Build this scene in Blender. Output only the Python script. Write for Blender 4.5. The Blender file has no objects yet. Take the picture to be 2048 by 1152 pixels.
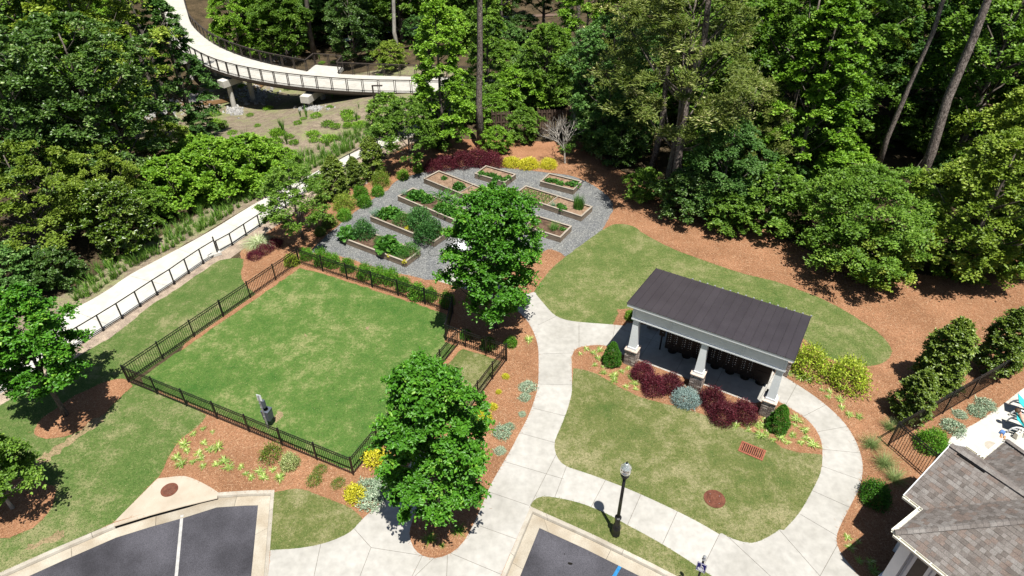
import bpy, math, random
import numpy as np
from mathutils import Vector, Matrix
from mathutils.geometry import delaunay_2d_cdt

R = math.radians
rnd = random.Random(7)
SC = bpy.context.scene
COL = SC.collection

# ------------------------------------------------------------------ camera, sky, sun, exposure
CAM_H = 22.0                      # drone height above the pavement, metres
FPX = 1340.0                      # focal length in pixels of a 2048 px wide picture
PITCH = math.atan(FPX / 1774.0)   # about 37 degrees below the horizon
cam_d = bpy.data.cameras.new('camera')
cam_d.sensor_width = 36.0
cam_d.lens = FPX / 2048.0 * 36.0
cam_d.clip_start = 0.5
cam_d.clip_end = 2000.0
cam = bpy.data.objects.new('camera', cam_d)
COL.objects.link(cam)
cam.location = (0, 0, CAM_H)
cam.rotation_euler = (math.pi / 2 - PITCH, 0, 0)
SC.camera = cam

SUN_ELEV = R(70.8)
SUN_AZ = math.atan2(-0.93, 0.37)          # the sun stands behind the camera, to the right
sd = Vector((math.cos(SUN_AZ) * math.cos(SUN_ELEV), math.sin(SUN_AZ) * math.cos(SUN_ELEV), math.sin(SUN_ELEV)))
wo = bpy.data.worlds.new('World')
SC.world = wo
wo.use_nodes = True
wn = wo.node_tree.nodes
wl = wo.node_tree.links
sky = wn.new('ShaderNodeTexSky')
sky.sky_type = 'NISHITA'
sky.sun_disc = False
sky.sun_elevation = SUN_ELEV
sky.sun_rotation = math.pi / 2 - SUN_AZ
wl.new(sky.outputs[0], wn['Background'].inputs[0])
wn['Background'].inputs[1].default_value = 0.05
sun_d = bpy.data.lights.new('sun', 'SUN')
sun_d.energy = 5.0
sun_d.angle = R(0.53)
sun_d.color = (1.0, 0.965, 0.90)
sun = bpy.data.objects.new('sun', sun_d)
COL.objects.link(sun)
sun.rotation_euler = (-sd).to_track_quat('-Z', 'Y').to_euler()
sun.location = (20, -20, 60)
SC.view_settings.view_transform = 'Standard'
SC.view_settings.look = 'None'
SC.view_settings.gamma = 1.0
SC.view_settings.exposure = 0.78
SC.view_settings.use_curve_mapping = False
SC.cycles.max_bounces = 5
SC.cycles.diffuse_bounces = 1
SC.cycles.glossy_bounces = 2
SC.cycles.transmission_bounces = 4
SC.cycles.transparent_max_bounces = 6

# ------------------------------------------------------------------ survey: plan positions measured on the ground plane
_c, _s = math.cos(PITCH), math.sin(PITCH)


def at(u, v, z=0.0):
    dx = (u - 1024.0) / FPX
    dy = -(v - 576.0) / FPX
    d = (dx, _c + dy * _s, -_s + dy * _c)
    t = (z - CAM_H) / d[2]
    return (d[0] * t, d[1] * t)


def W(pts, z=0.0):
    return [at(u, v, z) for u, v in pts]


CREEK = np.array([at(u, v, -3.4) for u, v in [(-150, 330), (60, 262), (180, 232), (300, 212), (400, 208), (470, 198), (520, 170), (560, 118), (660, 88), (800, 60), (950, 40), (1150, 28)]])


PATH_MID = np.array([at(u, v) for u, v in [(-300, 905), (0, 740), (215, 618), (350, 530), (475, 458), (560, 405), (640, 350), (705, 313), (777, 281), (850, 252), (915, 219), (968, 193)]])


def seg_dist(x, y, pl):
    x = np.asarray(x, float)
    y = np.asarray(y, float)
    best = np.full(x.shape, 1e9)
    for a, b in zip(pl[:-1], pl[1:]):
        d = b - a
        t = np.clip(((x - a[0]) * d[0] + (y - a[1]) * d[1]) / (d @ d), 0, 1)
        best = np.minimum(best, np.hypot(x - a[0] - t * d[0], y - a[1] - t * d[1]))
    return best


def hgt(x, y):
    d = seg_dist(x, y, CREEK)
    t = np.clip((d - 2.0) / 19.0, 0, 1)
    dp = seg_dist(x, y, PATH_MID)
    k = np.clip((dp - 2.2) / 9.0, 0, 1)
    return -3.4 * (1 - t * t * (3 - 2 * t)) * k * k * (3 - 2 * k)


def gat(u, v):
    z = 0.0
    for _ in range(12):
        p = at(u, v, z)
        z = 0.5 * z + 0.5 * float(hgt(p[0], p[1]))
    return (p[0], p[1], z)


# ------------------------------------------------------------------ materials
def new_mat(name):
    m = bpy.data.materials.new(name)
    m.use_nodes = True
    nt = m.node_tree
    return m, nt, nt.nodes['Principled BSDF']


def N(nt, t, **kw):
    n = nt.nodes.new(t)
    for k, v in kw.items():
        setattr(n, k, v)
    return n


def ramp(nt, stops):
    r = N(nt, 'ShaderNodeValToRGB')
    e = r.color_ramp.elements
    while len(e) < len(stops):
        e.new(0.5)
    for i, (p, c) in enumerate(stops):
        e[i].position = p
        e[i].color = (c[0], c[1], c[2], 1)
    return r


def coords(nt, which):
    if which == 'pos':
        return N(nt, 'ShaderNodeNewGeometry').outputs['Position']
    return N(nt, 'ShaderNodeTexCoord').outputs['Object']


def noise(nt, co, scale, detail=3.0, rough=0.55, stretch=None):
    n = N(nt, 'ShaderNodeTexNoise')
    n.inputs['Scale'].default_value = scale
    n.inputs['Detail'].default_value = detail
    n.inputs['Roughness'].default_value = rough
    if stretch:
        mp = N(nt, 'ShaderNodeMapping')
        mp.inputs['Scale'].default_value = stretch
        nt.links.new(co, mp.inputs[0])
        co = mp.outputs[0]
    nt.links.new(co, n.inputs['Vector'])
    return n.outputs['Fac']


def mixc(nt, fac, a, b, mode='MIX'):
    m = N(nt, 'ShaderNodeMix', data_type='RGBA', blend_type=mode)
    for s, v in ((m.inputs[0], fac), (m.inputs[6], a), (m.inputs[7], b)):
        if isinstance(v, (int, float)):
            s.default_value = v
        elif isinstance(v, tuple):
            s.default_value = (v[0], v[1], v[2], 1)
        else:
            nt.links.new(v, s)
    return m.outputs[2]


def math_n(nt, op, a, b=0.0):
    m = N(nt, 'ShaderNodeMath', operation=op)
    for i, v in enumerate((a, b)):
        if isinstance(v, (int, float)):
            m.inputs[i].default_value = v
        else:
            nt.links.new(v, m.inputs[i])
    return m.outputs[0]


def bump(nt, bs, h, strength, dist=0.02):
    b = N(nt, 'ShaderNodeBump')
    b.inputs['Strength'].default_value = strength
    b.inputs['Distance'].default_value = dist
    nt.links.new(h, b.inputs['Height'])
    nt.links.new(b.outputs[0], bs.inputs['Normal'])


def pmat(name, c1, c2, scale=3.0, rough=0.8, co='pos', fine=0.0, fscale=60.0, bmp=0.0, bscale=40.0, spec=0.3, detail=4.0, objvar=0.0, metal=0.0, stretch=None):
    m, nt, bs = new_mat(name)
    cc = coords(nt, co)
    n1 = noise(nt, cc, scale, detail, stretch=stretch)
    rp = ramp(nt, [(0.32, c1), (0.68, c2)])
    nt.links.new(n1, rp.inputs[0])
    col = rp.outputs[0]
    if fine:
        n2 = noise(nt, cc, fscale, 2.0, stretch=stretch)
        r2 = ramp(nt, [(0.3, (1 - fine,) * 3), (0.7, (1 + fine,) * 3)])
        nt.links.new(n2, r2.inputs[0])
        col = mixc(nt, 1.0, col, r2.outputs[0], 'MULTIPLY')
    if objvar:
        oi = N(nt, 'ShaderNodeObjectInfo')
        r3 = ramp(nt, [(0.0, (1 - objvar,) * 3), (1.0, (1 + objvar,) * 3)])
        nt.links.new(oi.outputs['Random'], r3.inputs[0])
        col = mixc(nt, 1.0, col, r3.outputs[0], 'MULTIPLY')
    nt.links.new(col, bs.inputs['Base Color'])
    bs.inputs['Roughness'].default_value = rough
    bs.inputs['Specular IOR Level'].default_value = spec
    bs.inputs['Metallic'].default_value = metal
    if bmp:
        bump(nt, bs, noise(nt, cc, bscale, 3.0, stretch=stretch), bmp)
    return m


def leaf_mat(name, c1, c2, c3=None, rough=0.45, trans=0.24, spec=0.24, hv=0.22):
    m, nt, bs = new_mat(name)
    a = N(nt, 'ShaderNodeAttribute', attribute_name='rnd')
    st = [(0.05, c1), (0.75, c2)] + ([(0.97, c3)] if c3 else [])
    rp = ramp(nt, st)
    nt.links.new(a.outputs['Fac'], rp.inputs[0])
    oi = N(nt, 'ShaderNodeObjectInfo')
    r3 = ramp(nt, [(0.0, (1 - hv, 1 - hv * 0.8, 1 - hv)), (1.0, (1 + hv, 1 + hv * 0.8, 1 + hv))])
    nt.links.new(oi.outputs['Random'], r3.inputs[0])
    col = mixc(nt, 1.0, rp.outputs[0], r3.outputs[0], 'MULTIPLY')
    nt.links.new(col, bs.inputs['Base Color'])
    bs.inputs['Roughness'].default_value = rough
    bs.inputs['Specular IOR Level'].default_value = spec
    tr = N(nt, 'ShaderNodeBsdfTranslucent')
    tc = mixc(nt, 1.0, col, (1.35, 1.45, 0.55), 'MULTIPLY')
    nt.links.new(tc, tr.inputs['Color'])
    mx = N(nt, 'ShaderNodeMixShader')
    mx.inputs[0].default_value = trans
    nt.links.new(bs.outputs[0], mx.inputs[1])
    nt.links.new(tr.outputs[0], mx.inputs[2])
    nt.links.new(mx.outputs[0], nt.nodes['Material Output'].inputs['Surface'])
    return m


def grass_mat(name, green, green2, tan, dry=0.5, patch=0.32):
    m, nt, bs = new_mat(name)
    co = coords(nt, 'pos')
    n1 = noise(nt, co, patch, 3.0, 0.6)
    n2 = noise(nt, co, 1.5, 4.0, 0.65)
    n3 = noise(nt, co, 7.0, 3.0, 0.7)
    n4 = noise(nt, co, 38.0, 2.0, 0.7)
    s = math_n(nt, 'ADD', math_n(nt, 'MULTIPLY', n1, 0.40), math_n(nt, 'MULTIPLY', n2, 0.38))
    s = math_n(nt, 'ADD', s, math_n(nt, 'MULTIPLY', n3, 0.26))
    k = dry
    rp = ramp(nt, [(0.40 + (0.5 - k) * 0.2, green), (0.52 + (0.5 - k) * 0.2, green2), (0.63 + (0.5 - k) * 0.2, tan)])
    nt.links.new(s, rp.inputs[0])
    r2 = ramp(nt, [(0.28, (0.55, 0.58, 0.5)), (0.72, (1.45, 1.42, 1.45))])
    nt.links.new(n4, r2.inputs[0])
    col = mixc(nt, 1.0, rp.outputs[0], r2.outputs[0], 'MULTIPLY')
    r5 = ramp(nt, [(0.32, (0.72, 0.76, 0.70)), (0.68, (1.24, 1.20, 1.24))])
    nt.links.new(noise(nt, co, 13.0, 3.0, 0.75), r5.inputs[0])
    col = mixc(nt, 1.0, col, r5.outputs[0], 'MULTIPLY')
    nt.links.new(col, bs.inputs['Base Color'])
    bs.inputs['Roughness'].default_value = 0.85
    bs.inputs['Specular IOR Level'].default_value = 0.15
    bump(nt, bs, n4, 0.8, 0.03)
    return m


def straw_mat(name, c1, c2, c3):
    m, nt, bs = new_mat(name)
    co = coords(nt, 'pos')
    n1 = noise(nt, co, 0.5, 4.0, 0.6)
    # fibres lying in several directions
    f1 = noise(nt, co, 9.0, 3.0, 0.7, stretch=(1.0, 6.0, 1.0))
    mp = N(nt, 'ShaderNodeMapping')
    mp.inputs['Rotation'].default_value = (0, 0, 1.0)
    nt.links.new(co, mp.inputs[0])
    f2 = noise(nt, mp.outputs[0], 9.0, 3.0, 0.7, stretch=(1.0, 7.0, 1.0))
    mp2 = N(nt, 'ShaderNodeMapping')
    mp2.inputs['Rotation'].default_value = (0, 0, 2.1)
    nt.links.new(co, mp2.inputs[0])
    f3 = noise(nt, mp2.outputs[0], 9.0, 3.0, 0.7, stretch=(1.0, 7.0, 1.0))
    fm = math_n(nt, 'MAXIMUM', math_n(nt, 'MAXIMUM', f1, f2), f3)
    rp = ramp(nt, [(0.50, c1), (0.62, c2), (0.74, c3)])
    nt.links.new(fm, rp.inputs[0])
    r2 = ramp(nt, [(0.3, (0.74, 0.72, 0.70)), (0.7, (1.18, 1.18, 1.2))])
    nt.links.new(n1, r2.inputs[0])
    col = mixc(nt, 1.0, rp.outputs[0], r2.outputs[0], 'MULTIPLY')
    nt.links.new(col, bs.inputs['Base Color'])
    bs.inputs['Roughness'].default_value = 0.9
    bs.inputs['Specular IOR Level'].default_value = 0.1
    bump(nt, bs, fm, 0.9, 0.05)
    return m


def gravel_mat(name):
    m, nt, bs = new_mat(name)
    co = coords(nt, 'pos')
    v = N(nt, 'ShaderNodeTexVoronoi')
    v.inputs['Scale'].default_value = 26.0
    nt.links.new(co, v.inputs['Vector'])
    sx = N(nt, 'ShaderNodeSeparateColor')
    nt.links.new(v.outputs['Color'], sx.inputs[0])
    rp = ramp(nt, [(0.0, (0.070, 0.074, 0.076)), (0.5, (0.130, 0.136, 0.136)), (0.85, (0.195, 0.198, 0.193)), (1.0, (0.32, 0.32, 0.305))])
    nt.links.new(sx.outputs[0], rp.inputs[0])
    n1 = noise(nt, co, 0.8, 3.0)
    r2 = ramp(nt, [(0.35, (0.92, 0.92, 0.94)), (0.7, (1.12, 1.1, 1.05))])
    nt.links.new(n1, r2.inputs[0])
    nt.links.new(mixc(nt, 1.0, rp.outputs[0], r2.outputs[0], 'MULTIPLY'), bs.inputs['Base Color'])
    bs.inputs['Roughness'].default_value = 0.75
    b = N(nt, 'ShaderNodeBump', invert=True)
    b.inputs['Strength'].default_value = 0.9
    b.inputs['Distance'].default_value = 0.03
    nt.links.new(v.outputs['Distance'], b.inputs['Height'])
    nt.links.new(b.outputs[0], bs.inputs['Normal'])
    return m


M = {}
M['lawn'] = grass_mat('lawn_grass', (0.060, 0.096, 0.022), (0.115, 0.130, 0.042), (0.235, 0.215, 0.115), 0.58)
M['lawn_dog'] = grass_mat('dog_park_grass', (0.040, 0.108, 0.017), (0.082, 0.146, 0.031), (0.225, 0.235, 0.100), 0.48, 0.26)
M['lawn_side'] = grass_mat('side_lawn_grass', (0.050, 0.105, 0.020), (0.090, 0.135, 0.036), (0.21, 0.205, 0.10), 0.55, 0.25)
M['lawn_back'] = grass_mat('back_lawn_grass', (0.062, 0.108, 0.024), (0.115, 0.145, 0.044), (0.225, 0.215, 0.105), 0.52, 0.3)
M['straw'] = straw_mat('pine_straw', (0.185, 0.088, 0.045), (0.385, 0.200, 0.108), (0.60, 0.40, 0.26))
M['mulch'] = pmat('brown_bark_mulch', (0.115, 0.085, 0.058), (0.22, 0.17, 0.122), 1.2, 0.95, fine=0.4, fscale=22, bmp=0.8, bscale=25, spec=0.1)
def bank_mat():
    m, nt, bs = new_mat('weedy_brown_mulch')
    co = coords(nt, 'pos')
    n1, n2, n3 = noise(nt, co, 0.35, 4.0, 0.65), noise(nt, co, 2.2, 4.0, 0.7), noise(nt, co, 20.0, 2.0)
    rp = ramp(nt, [(0.36, (0.150, 0.120, 0.086)), (0.62, (0.250, 0.202, 0.148))])
    nt.links.new(n2, rp.inputs[0])
    sm_ = math_n(nt, 'ADD', math_n(nt, 'MULTIPLY', n1, 0.6), math_n(nt, 'MULTIPLY', n2, 0.4))
    rg_ = ramp(nt, [(0.47, (0, 0, 0)), (0.60, (0.75, 0.75, 0.75))])
    nt.links.new(sm_, rg_.inputs[0])
    col = mixc(nt, rg_.outputs[0], rp.outputs[0], (0.175, 0.205, 0.075))
    r2 = ramp(nt, [(0.3, (0.6, 0.6, 0.6)), (0.7, (1.35, 1.35, 1.35))])
    nt.links.new(n3, r2.inputs[0])
    nt.links.new(mixc(nt, 1.0, col, r2.outputs[0], 'MULTIPLY'), bs.inputs['Base Color'])
    bs.inputs['Roughness'].default_value = 0.95
    bs.inputs['Specular IOR Level'].default_value = 0.1
    bump(nt, bs, n3, 0.8, 0.03)
    return m


M['mulch'] = bank_mat()
M['strip'] = pmat('stony_dirt', (0.20, 0.155, 0.12), (0.36, 0.29, 0.22), 2.0, 0.95, fine=0.45, fscale=30, bmp=0.7, bscale=30, spec=0.1)
M['forest'] = pmat('forest_floor', (0.035, 0.028, 0.016), (0.09, 0.065, 0.038), 0.9, 0.95, fine=0.5, fscale=14, bmp=0.8, bscale=12, spec=0.08)
M['dirt'] = pmat('bare_red_dirt', (0.185, 0.135, 0.075), (0.30, 0.225, 0.135), 3.0, 0.95, fine=0.3, spec=0.1)
M['gravel'] = gravel_mat('grey_gravel')
M['concrete'] = pmat('pale_concrete', (0.300, 0.288, 0.260), (0.375, 0.362, 0.334), 0.55, 0.85, fine=0.10, fscale=3.5, bmp=0.12, bscale=80, spec=0.2, objvar=0.05)
M['pathcon'] = pmat('bright_path_concrete', (0.405, 0.388, 0.345), (0.455, 0.438, 0.395), 0.8, 0.85, fine=0.10, fscale=2.2, spec=0.2, objvar=0.06)
M['joint'] = pmat('joint_grit', (0.10, 0.09, 0.075), (0.2, 0.18, 0.15), 6.0, 0.95)
M['kerb'] = pmat('kerb_concrete', (0.29, 0.255, 0.205), (0.40, 0.372, 0.318), 1.6, 0.85, fine=0.12, fscale=30, bmp=0.2, bscale=60, spec=0.2, objvar=0.10)
M['gutter'] = pmat('gutter_concrete', (0.27, 0.225, 0.165), (0.39, 0.355, 0.292), 1.1, 0.85, fine=0.12, fscale=26, bmp=0.2, bscale=60, spec=0.2, objvar=0.10)
M['apron'] = pmat('sandy_concrete', (0.335, 0.285, 0.22), (0.41, 0.355, 0.285), 1.2, 0.88, fine=0.07, fscale=50, spec=0.2)
M['asphalt'] = pmat('asphalt', (0.027, 0.026, 0.031), (0.076, 0.074, 0.086), 0.42, 0.8, fine=0.55, fscale=55, bmp=0.5, bscale=90, spec=0.3)
M['white_paint'] = pmat('white_road_paint', (0.31, 0.305, 0.29), (0.42, 0.41, 0.39), 6.0, 0.7, fine=0.18, fscale=60)
M['blue_paint'] = pmat('blue_road_paint', (0.010, 0.12, 0.30), (0.025, 0.19, 0.40), 8.0, 0.7, fine=0.25, fscale=70)
M['black_metal'] = pmat('black_powder_coat', (0.006, 0.006, 0.007), (0.013, 0.012, 0.012), 8.0, 0.4, spec=0.4)
M['brown_metal'] = pmat('dark_brown_steel', (0.030, 0.022, 0.018), (0.055, 0.042, 0.034), 6.0, 0.5, spec=0.4)
M['roof_metal'] = pmat('brown_standing_seam', (0.036, 0.030, 0.034), (0.047, 0.040, 0.045), 0.7, 0.36, co='pos', fine=0.06, fscale=20, spec=0.5, objvar=0.05)
M['trim'] = pmat('white_trim_paint', (0.62, 0.645, 0.655), (0.70, 0.72, 0.725), 1.2, 0.55, co='pos', fine=0.025, fscale=12)
M['brick_cap'] = pmat('pale_brick_cap', (0.42, 0.33, 0.27), (0.60, 0.50, 0.43), 10.0, 0.9, objvar=0.15)
M['mortar'] = pmat('mortar', (0.50, 0.46, 0.41), (0.62, 0.58, 0.52), 12.0, 0.95)
for i, (a, b) in enumerate([((0.09, 0.068, 0.057), (0.15, 0.115, 0.095)), ((0.19, 0.15, 0.13), (0.27, 0.215, 0.18)), ((0.36, 0.31, 0.27), (0.46, 0.40, 0.35))]):
    M['brick%d' % i] = pmat('grey_brown_brick_%s' % 'dark mid pale'.split()[i], a, b, 14.0, 0.9, co='obj', fine=0.2, objvar=0.2)
M['bronze'] = pmat('dark_bronze_mailbox', (0.010, 0.0075, 0.006), (0.018, 0.014, 0.011), 4.0, 0.45, spec=0.4)
M['plate'] = pmat('pale_number_label', (0.70, 0.69, 0.62), (0.80, 0.79, 0.72), 8.0, 0.6)
M['wood_old'] = pmat('weathered_timber', (0.13, 0.098, 0.07), (0.26, 0.205, 0.15), 5.0, 0.85, co='obj', fine=0.3, fscale=24, bmp=0.4, bscale=30, objvar=0.18, stretch=(0.35, 5.0, 5.0))
M['wood_top'] = pmat('sun_bleached_timber', (0.225, 0.190, 0.150), (0.33, 0.290, 0.235), 5.0, 0.85, co='obj', fine=0.2, fscale=24, objvar=0.1, stretch=(0.35, 5.0, 5.0))
M['wood_dark'] = pmat('dark_fence_timber', (0.055, 0.035, 0.025), (0.11, 0.075, 0.055), 5.0, 0.85, objvar=0.2, stretch=(4, 4, 0.4))
M['soil'] = pmat('garden_soil', (0.055, 0.035, 0.024), (0.14, 0.09, 0.06), 5.0, 0.95, fine=0.45, fscale=35, bmp=0.9, bscale=30, spec=0.1)
M['soil_pale'] = pmat('dry_garden_soil', (0.15, 0.095, 0.062), (0.27, 0.185, 0.125), 5.0, 0.95, fine=0.4, fscale=35, bmp=0.9, bscale=30, spec=0.1)
M['bark'] = pmat('grey_bark', (0.055, 0.045, 0.037), (0.19, 0.165, 0.14), 5.0, 0.95, co='obj', bmp=1.0, bscale=14, fine=0.45, fscale=16, spec=0.1, stretch=(2.2, 2.2, 0.7))
M['bark_pine'] = pmat('pine_bark', (0.055, 0.042, 0.036), (0.27, 0.225, 0.20), 7.0, 0.95, co='obj', bmp=1.0, bscale=12, fine=0.5, fscale=14, spec=0.1, stretch=(1.8, 1.8, 0.8))
M['bark_pale'] = pmat('pale_bark', (0.26, 0.23, 0.20), (0.48, 0.45, 0.40), 4.0, 0.9, co='obj', bmp=0.5, bscale=14, fine=0.3, spec=0.1, stretch=(1.5, 1.5, 0.6))
M['rust'] = pmat('rusty_cast_iron', (0.085, 0.028, 0.016), (0.155, 0.058, 0.034), 6.0, 0.85, fine=0.25, fscale=30, bmp=0.3, bscale=40)
M['rust_grate'] = pmat('red_rust_grate', (0.20, 0.060, 0.034), (0.29, 0.105, 0.062), 8.0, 0.85, fine=0.2, fscale=40)
M['rust_dark'] = pmat('brown_cast_iron', (0.075, 0.045, 0.032), (0.14, 0.088, 0.062), 8.0, 0.7, fine=0.3, fscale=40)
M['void'] = pmat('dark_hollow', (0.010, 0.009, 0.008), (0.016, 0.015, 0.013), 5.0, 1.0, spec=0.0)
M['globe'], nt_, bs_ = new_mat('lamp_glass')
n_ = noise(nt_, coords(nt_, 'obj'), 3.0)
r_ = ramp(nt_, [(0.3, (0.40, 0.44, 0.44)), (0.7, (0.50, 0.54, 0.54))])
nt_.links.new(n_, r_.inputs[0])
nt_.links.new(r_.outputs[0], bs_.inputs['Base Color'])
bs_.inputs['Roughness'].default_value = 0.12
bs_.inputs['Transmission Weight'].default_value = 0.6
M['grey_steel'] = pmat('galvanised_steel', (0.30, 0.31, 0.32), (0.42, 0.43, 0.44), 6.0, 0.4, spec=0.5, metal=0.4)
M['slate_box'] = pmat('slate_grey_metal', (0.060, 0.072, 0.090), (0.085, 0.10, 0.12), 3.0, 0.45, spec=0.4)
M['sign_back'] = pmat('bare_aluminium_sign', (0.62, 0.64, 0.65), (0.72, 0.74, 0.75), 3.0, 0.4)
M['sign_blue'] = pmat('sign_blue', (0.012, 0.010, 0.125), (0.020, 0.016, 0.17), 3.0, 0.5)
M['white_plastic'] = pmat('white_resin', (0.74, 0.75, 0.75), (0.80, 0.81, 0.81), 3.0, 0.45)
M['teal'] = pmat('teal_sling_fabric', (0.025, 0.37, 0.40), (0.04, 0.45, 0.48), 8.0, 0.75)
M['black_fabric'] = pmat('black_sling_fabric', (0.018, 0.018, 0.020), (0.03, 0.03, 0.032), 8.0, 0.75)
M['skin'] = pmat('skin', (0.52, 0.28, 0.20), (0.62, 0.36, 0.27), 5.0, 0.5)
M['hair'] = pmat('brown_hair', (0.05, 0.03, 0.018), (0.09, 0.055, 0.032), 20.0, 0.6)
M['pink_cloth'] = pmat('pink_swimwear', (0.55, 0.20, 0.24), (0.62, 0.27, 0.30), 8.0, 0.8)
M['cream_cloth'] = pmat('cream_canvas', (0.60, 0.55, 0.46), (0.70, 0.65, 0.56), 8.0, 0.85)
M['tan_leather'] = pmat('tan_leather', (0.36, 0.19, 0.09), (0.44, 0.25, 0.13), 8.0, 0.6)
M['denim'] = pmat('blue_cloth', (0.06, 0.13, 0.30), (0.09, 0.18, 0.38), 8.0, 0.8)
M['wall_white'] = pmat('pale_siding', (0.60, 0.63, 0.66), (0.68, 0.70, 0.72), 2.0, 0.7, co='pos')
M['door_brown'] = pmat('dark_brown_door', (0.030, 0.022, 0.018), (0.048, 0.036, 0.030), 6.0, 0.4)
M['cream_gutter'] = pmat('cream_gutter', (0.70, 0.67, 0.55), (0.78, 0.75, 0.63), 3.0, 0.5)
M['rock'] = pmat('pale_riprap', (0.20, 0.195, 0.185), (0.40, 0.39, 0.375), 3.0, 0.9, fine=0.3, fscale=12, bmp=0.6, bscale=14)
M['water'] = pmat('muddy_creek_water', (0.13, 0.075, 0.035), (0.20, 0.12, 0.06), 1.0, 0.12, spec=0.6)
M['hose'] = pmat('grey_garden_hose', (0.055, 0.06, 0.06), (0.09, 0.095, 0.09), 6.0, 0.5)
M['pier_con'] = pmat('pier_concrete', (0.42, 0.40, 0.36), (0.56, 0.54, 0.49), 1.4, 0.9, fine=0.08, fscale=20)
for i, c in enumerate([(0.122, 0.106, 0.095), (0.152, 0.134, 0.122), (0.178, 0.160, 0.147), (0.162, 0.128, 0.110), (0.202, 0.186, 0.172)]):
    M['shingle%d' % i] = pmat('asphalt_shingle_tone_%s' % 'dusk slate dove clay ash'.split()[i], tuple(x * 0.85 for x in c), tuple(x * 1.12 for x in c), 3.0, 0.95, fine=0.3, fscale=45, bmp=0.4, bscale=70, spec=0.12)
# foliage
L = {}
L['mid'] = leaf_mat('leaf_mid_green', (0.046, 0.105, 0.010), (0.145, 0.265, 0.030), (0.32, 0.44, 0.085))
L['elm'] = leaf_mat('leaf_elm_green', (0.030, 0.110, 0.008), (0.085, 0.245, 0.018), (0.22, 0.39, 0.045), rough=0.38, hv=0.08, spec=0.3)
L['dark'] = leaf_mat('leaf_dark_green', (0.030, 0.075, 0.013), (0.098, 0.185, 0.034), (0.31, 0.38, 0.16), rough=0.38, spec=0.45)
L['blue'] = leaf_mat('leaf_blue_green', (0.032, 0.090, 0.018), (0.105, 0.215, 0.046), (0.26, 0.38, 0.13))
L['bright'] = leaf_mat('leaf_bright_green', (0.065, 0.165, 0.010), (0.190, 0.345, 0.028), (0.36, 0.50, 0.085))
L['yellow'] = leaf_mat('leaf_yellow_green', (0.085, 0.150, 0.012), (0.240, 0.325, 0.040), (0.45, 0.50, 0.115))
L['olive'] = leaf_mat('leaf_olive_brown', (0.075, 0.125, 0.016), (0.225, 0.260, 0.060), (0.72, 0.64, 0.34))
L['gloss'] = leaf_mat('leaf_glossy', (0.036, 0.085, 0.008), (0.12, 0.19, 0.018), (0.40, 0.44, 0.15), rough=0.30, spec=0.6, trans=0.12)
L['holly'] = leaf_mat('leaf_holly', (0.050, 0.095, 0.010), (0.140, 0.205, 0.026), (0.30, 0.36, 0.07), rough=0.35, spec=0.4, trans=0.12)
L['box'] = leaf_mat('leaf_boxwood', (0.022, 0.085, 0.006), (0.065, 0.190, 0.014), (0.12, 0.27, 0.03), trans=0.15)
L['shrub'] = leaf_mat('leaf_fresh_shrub', (0.040, 0.13, 0.010), (0.115, 0.28, 0.020), (0.25, 0.42, 0.05))
L['lime'] = leaf_mat('leaf_lime', (0.13, 0.20, 0.015), (0.32, 0.41, 0.035), (0.52, 0.56, 0.10))
L['gold'] = leaf_mat('leaf_golden', (0.38, 0.36, 0.015), (0.66, 0.61, 0.045), (0.80, 0.76, 0.20), hv=0.06)
L['cream'] = leaf_mat('leaf_cream_variegated', (0.16, 0.23, 0.06), (0.44, 0.48, 0.20), (0.66, 0.66, 0.38), hv=0.06)
L['plum'] = leaf_mat('leaf_plum', (0.050, 0.010, 0.014), (0.115, 0.018, 0.030), (0.25, 0.060, 0.072), trans=0.15, hv=0.15)
L['spruce'] = leaf_mat('leaf_blue_spruce', (0.13, 0.20, 0.19), (0.30, 0.40, 0.385), (0.50, 0.60, 0.56), trans=0.05, spec=0.2, rough=0.7)
L['sage'] = leaf_mat('leaf_silver_sage', (0.16, 0.24, 0.15), (0.34, 0.43, 0.29), (0.52, 0.58, 0.42), trans=0.08, spec=0.2, rough=0.7)
L['lily'] = leaf_mat('leaf_lilyturf', (0.12, 0.24, 0.03), (0.34, 0.44, 0.10), (0.66, 0.68, 0.36))
L['reed'] = leaf_mat('leaf_striped_reed', (0.20, 0.28, 0.10), (0.45, 0.50, 0.30), (0.72, 0.74, 0.56))
L['muhly'] = leaf_mat('leaf_fine_grass', (0.11, 0.17, 0.05), (0.24, 0.31, 0.11), (0.36, 0.40, 0.18))
L['row'] = leaf_mat('leaf_row_plant', (0.05, 0.13, 0.015), (0.14, 0.27, 0.04), (0.24, 0.36, 0.07))
L['veg'] = leaf_mat('leaf_vegetable', (0.030, 0.10, 0.016), (0.085, 0.23, 0.03), (0.19, 0.36, 0.06))
L['tomato'] = leaf_mat('leaf_tomato', (0.022, 0.080, 0.016), (0.070, 0.190, 0.045), (0.17, 0.31, 0.09))
L['chive'] = leaf_mat('leaf_chive', (0.07, 0.15, 0.09), (0.16, 0.28, 0.18), (0.28, 0.38, 0.27))
L['straw'] = leaf_mat('needle_straw', (0.25, 0.120, 0.056), (0.43, 0.24, 0.13), (0.64, 0.45, 0.29), trans=0.0, rough=0.8, spec=0.1, hv=0.0)
L['blade_green'] = leaf_mat('green_grass_blade', (0.050, 0.115, 0.018), (0.105, 0.155, 0.040), (0.29, 0.285, 0.135), trans=0.15, rough=0.7, spec=0.15, hv=0.0)
L['blade'] = leaf_mat('grass_blade', (0.070, 0.125, 0.020), (0.145, 0.175, 0.048), (0.33, 0.31, 0.16), trans=0.15, rough=0.7, spec=0.15, hv=0.0)


# ------------------------------------------------------------------ object helpers
def link(o, parent=None):
    COL.objects.link(o)
    if parent is not None:
        o.parent = parent
    return o


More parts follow.
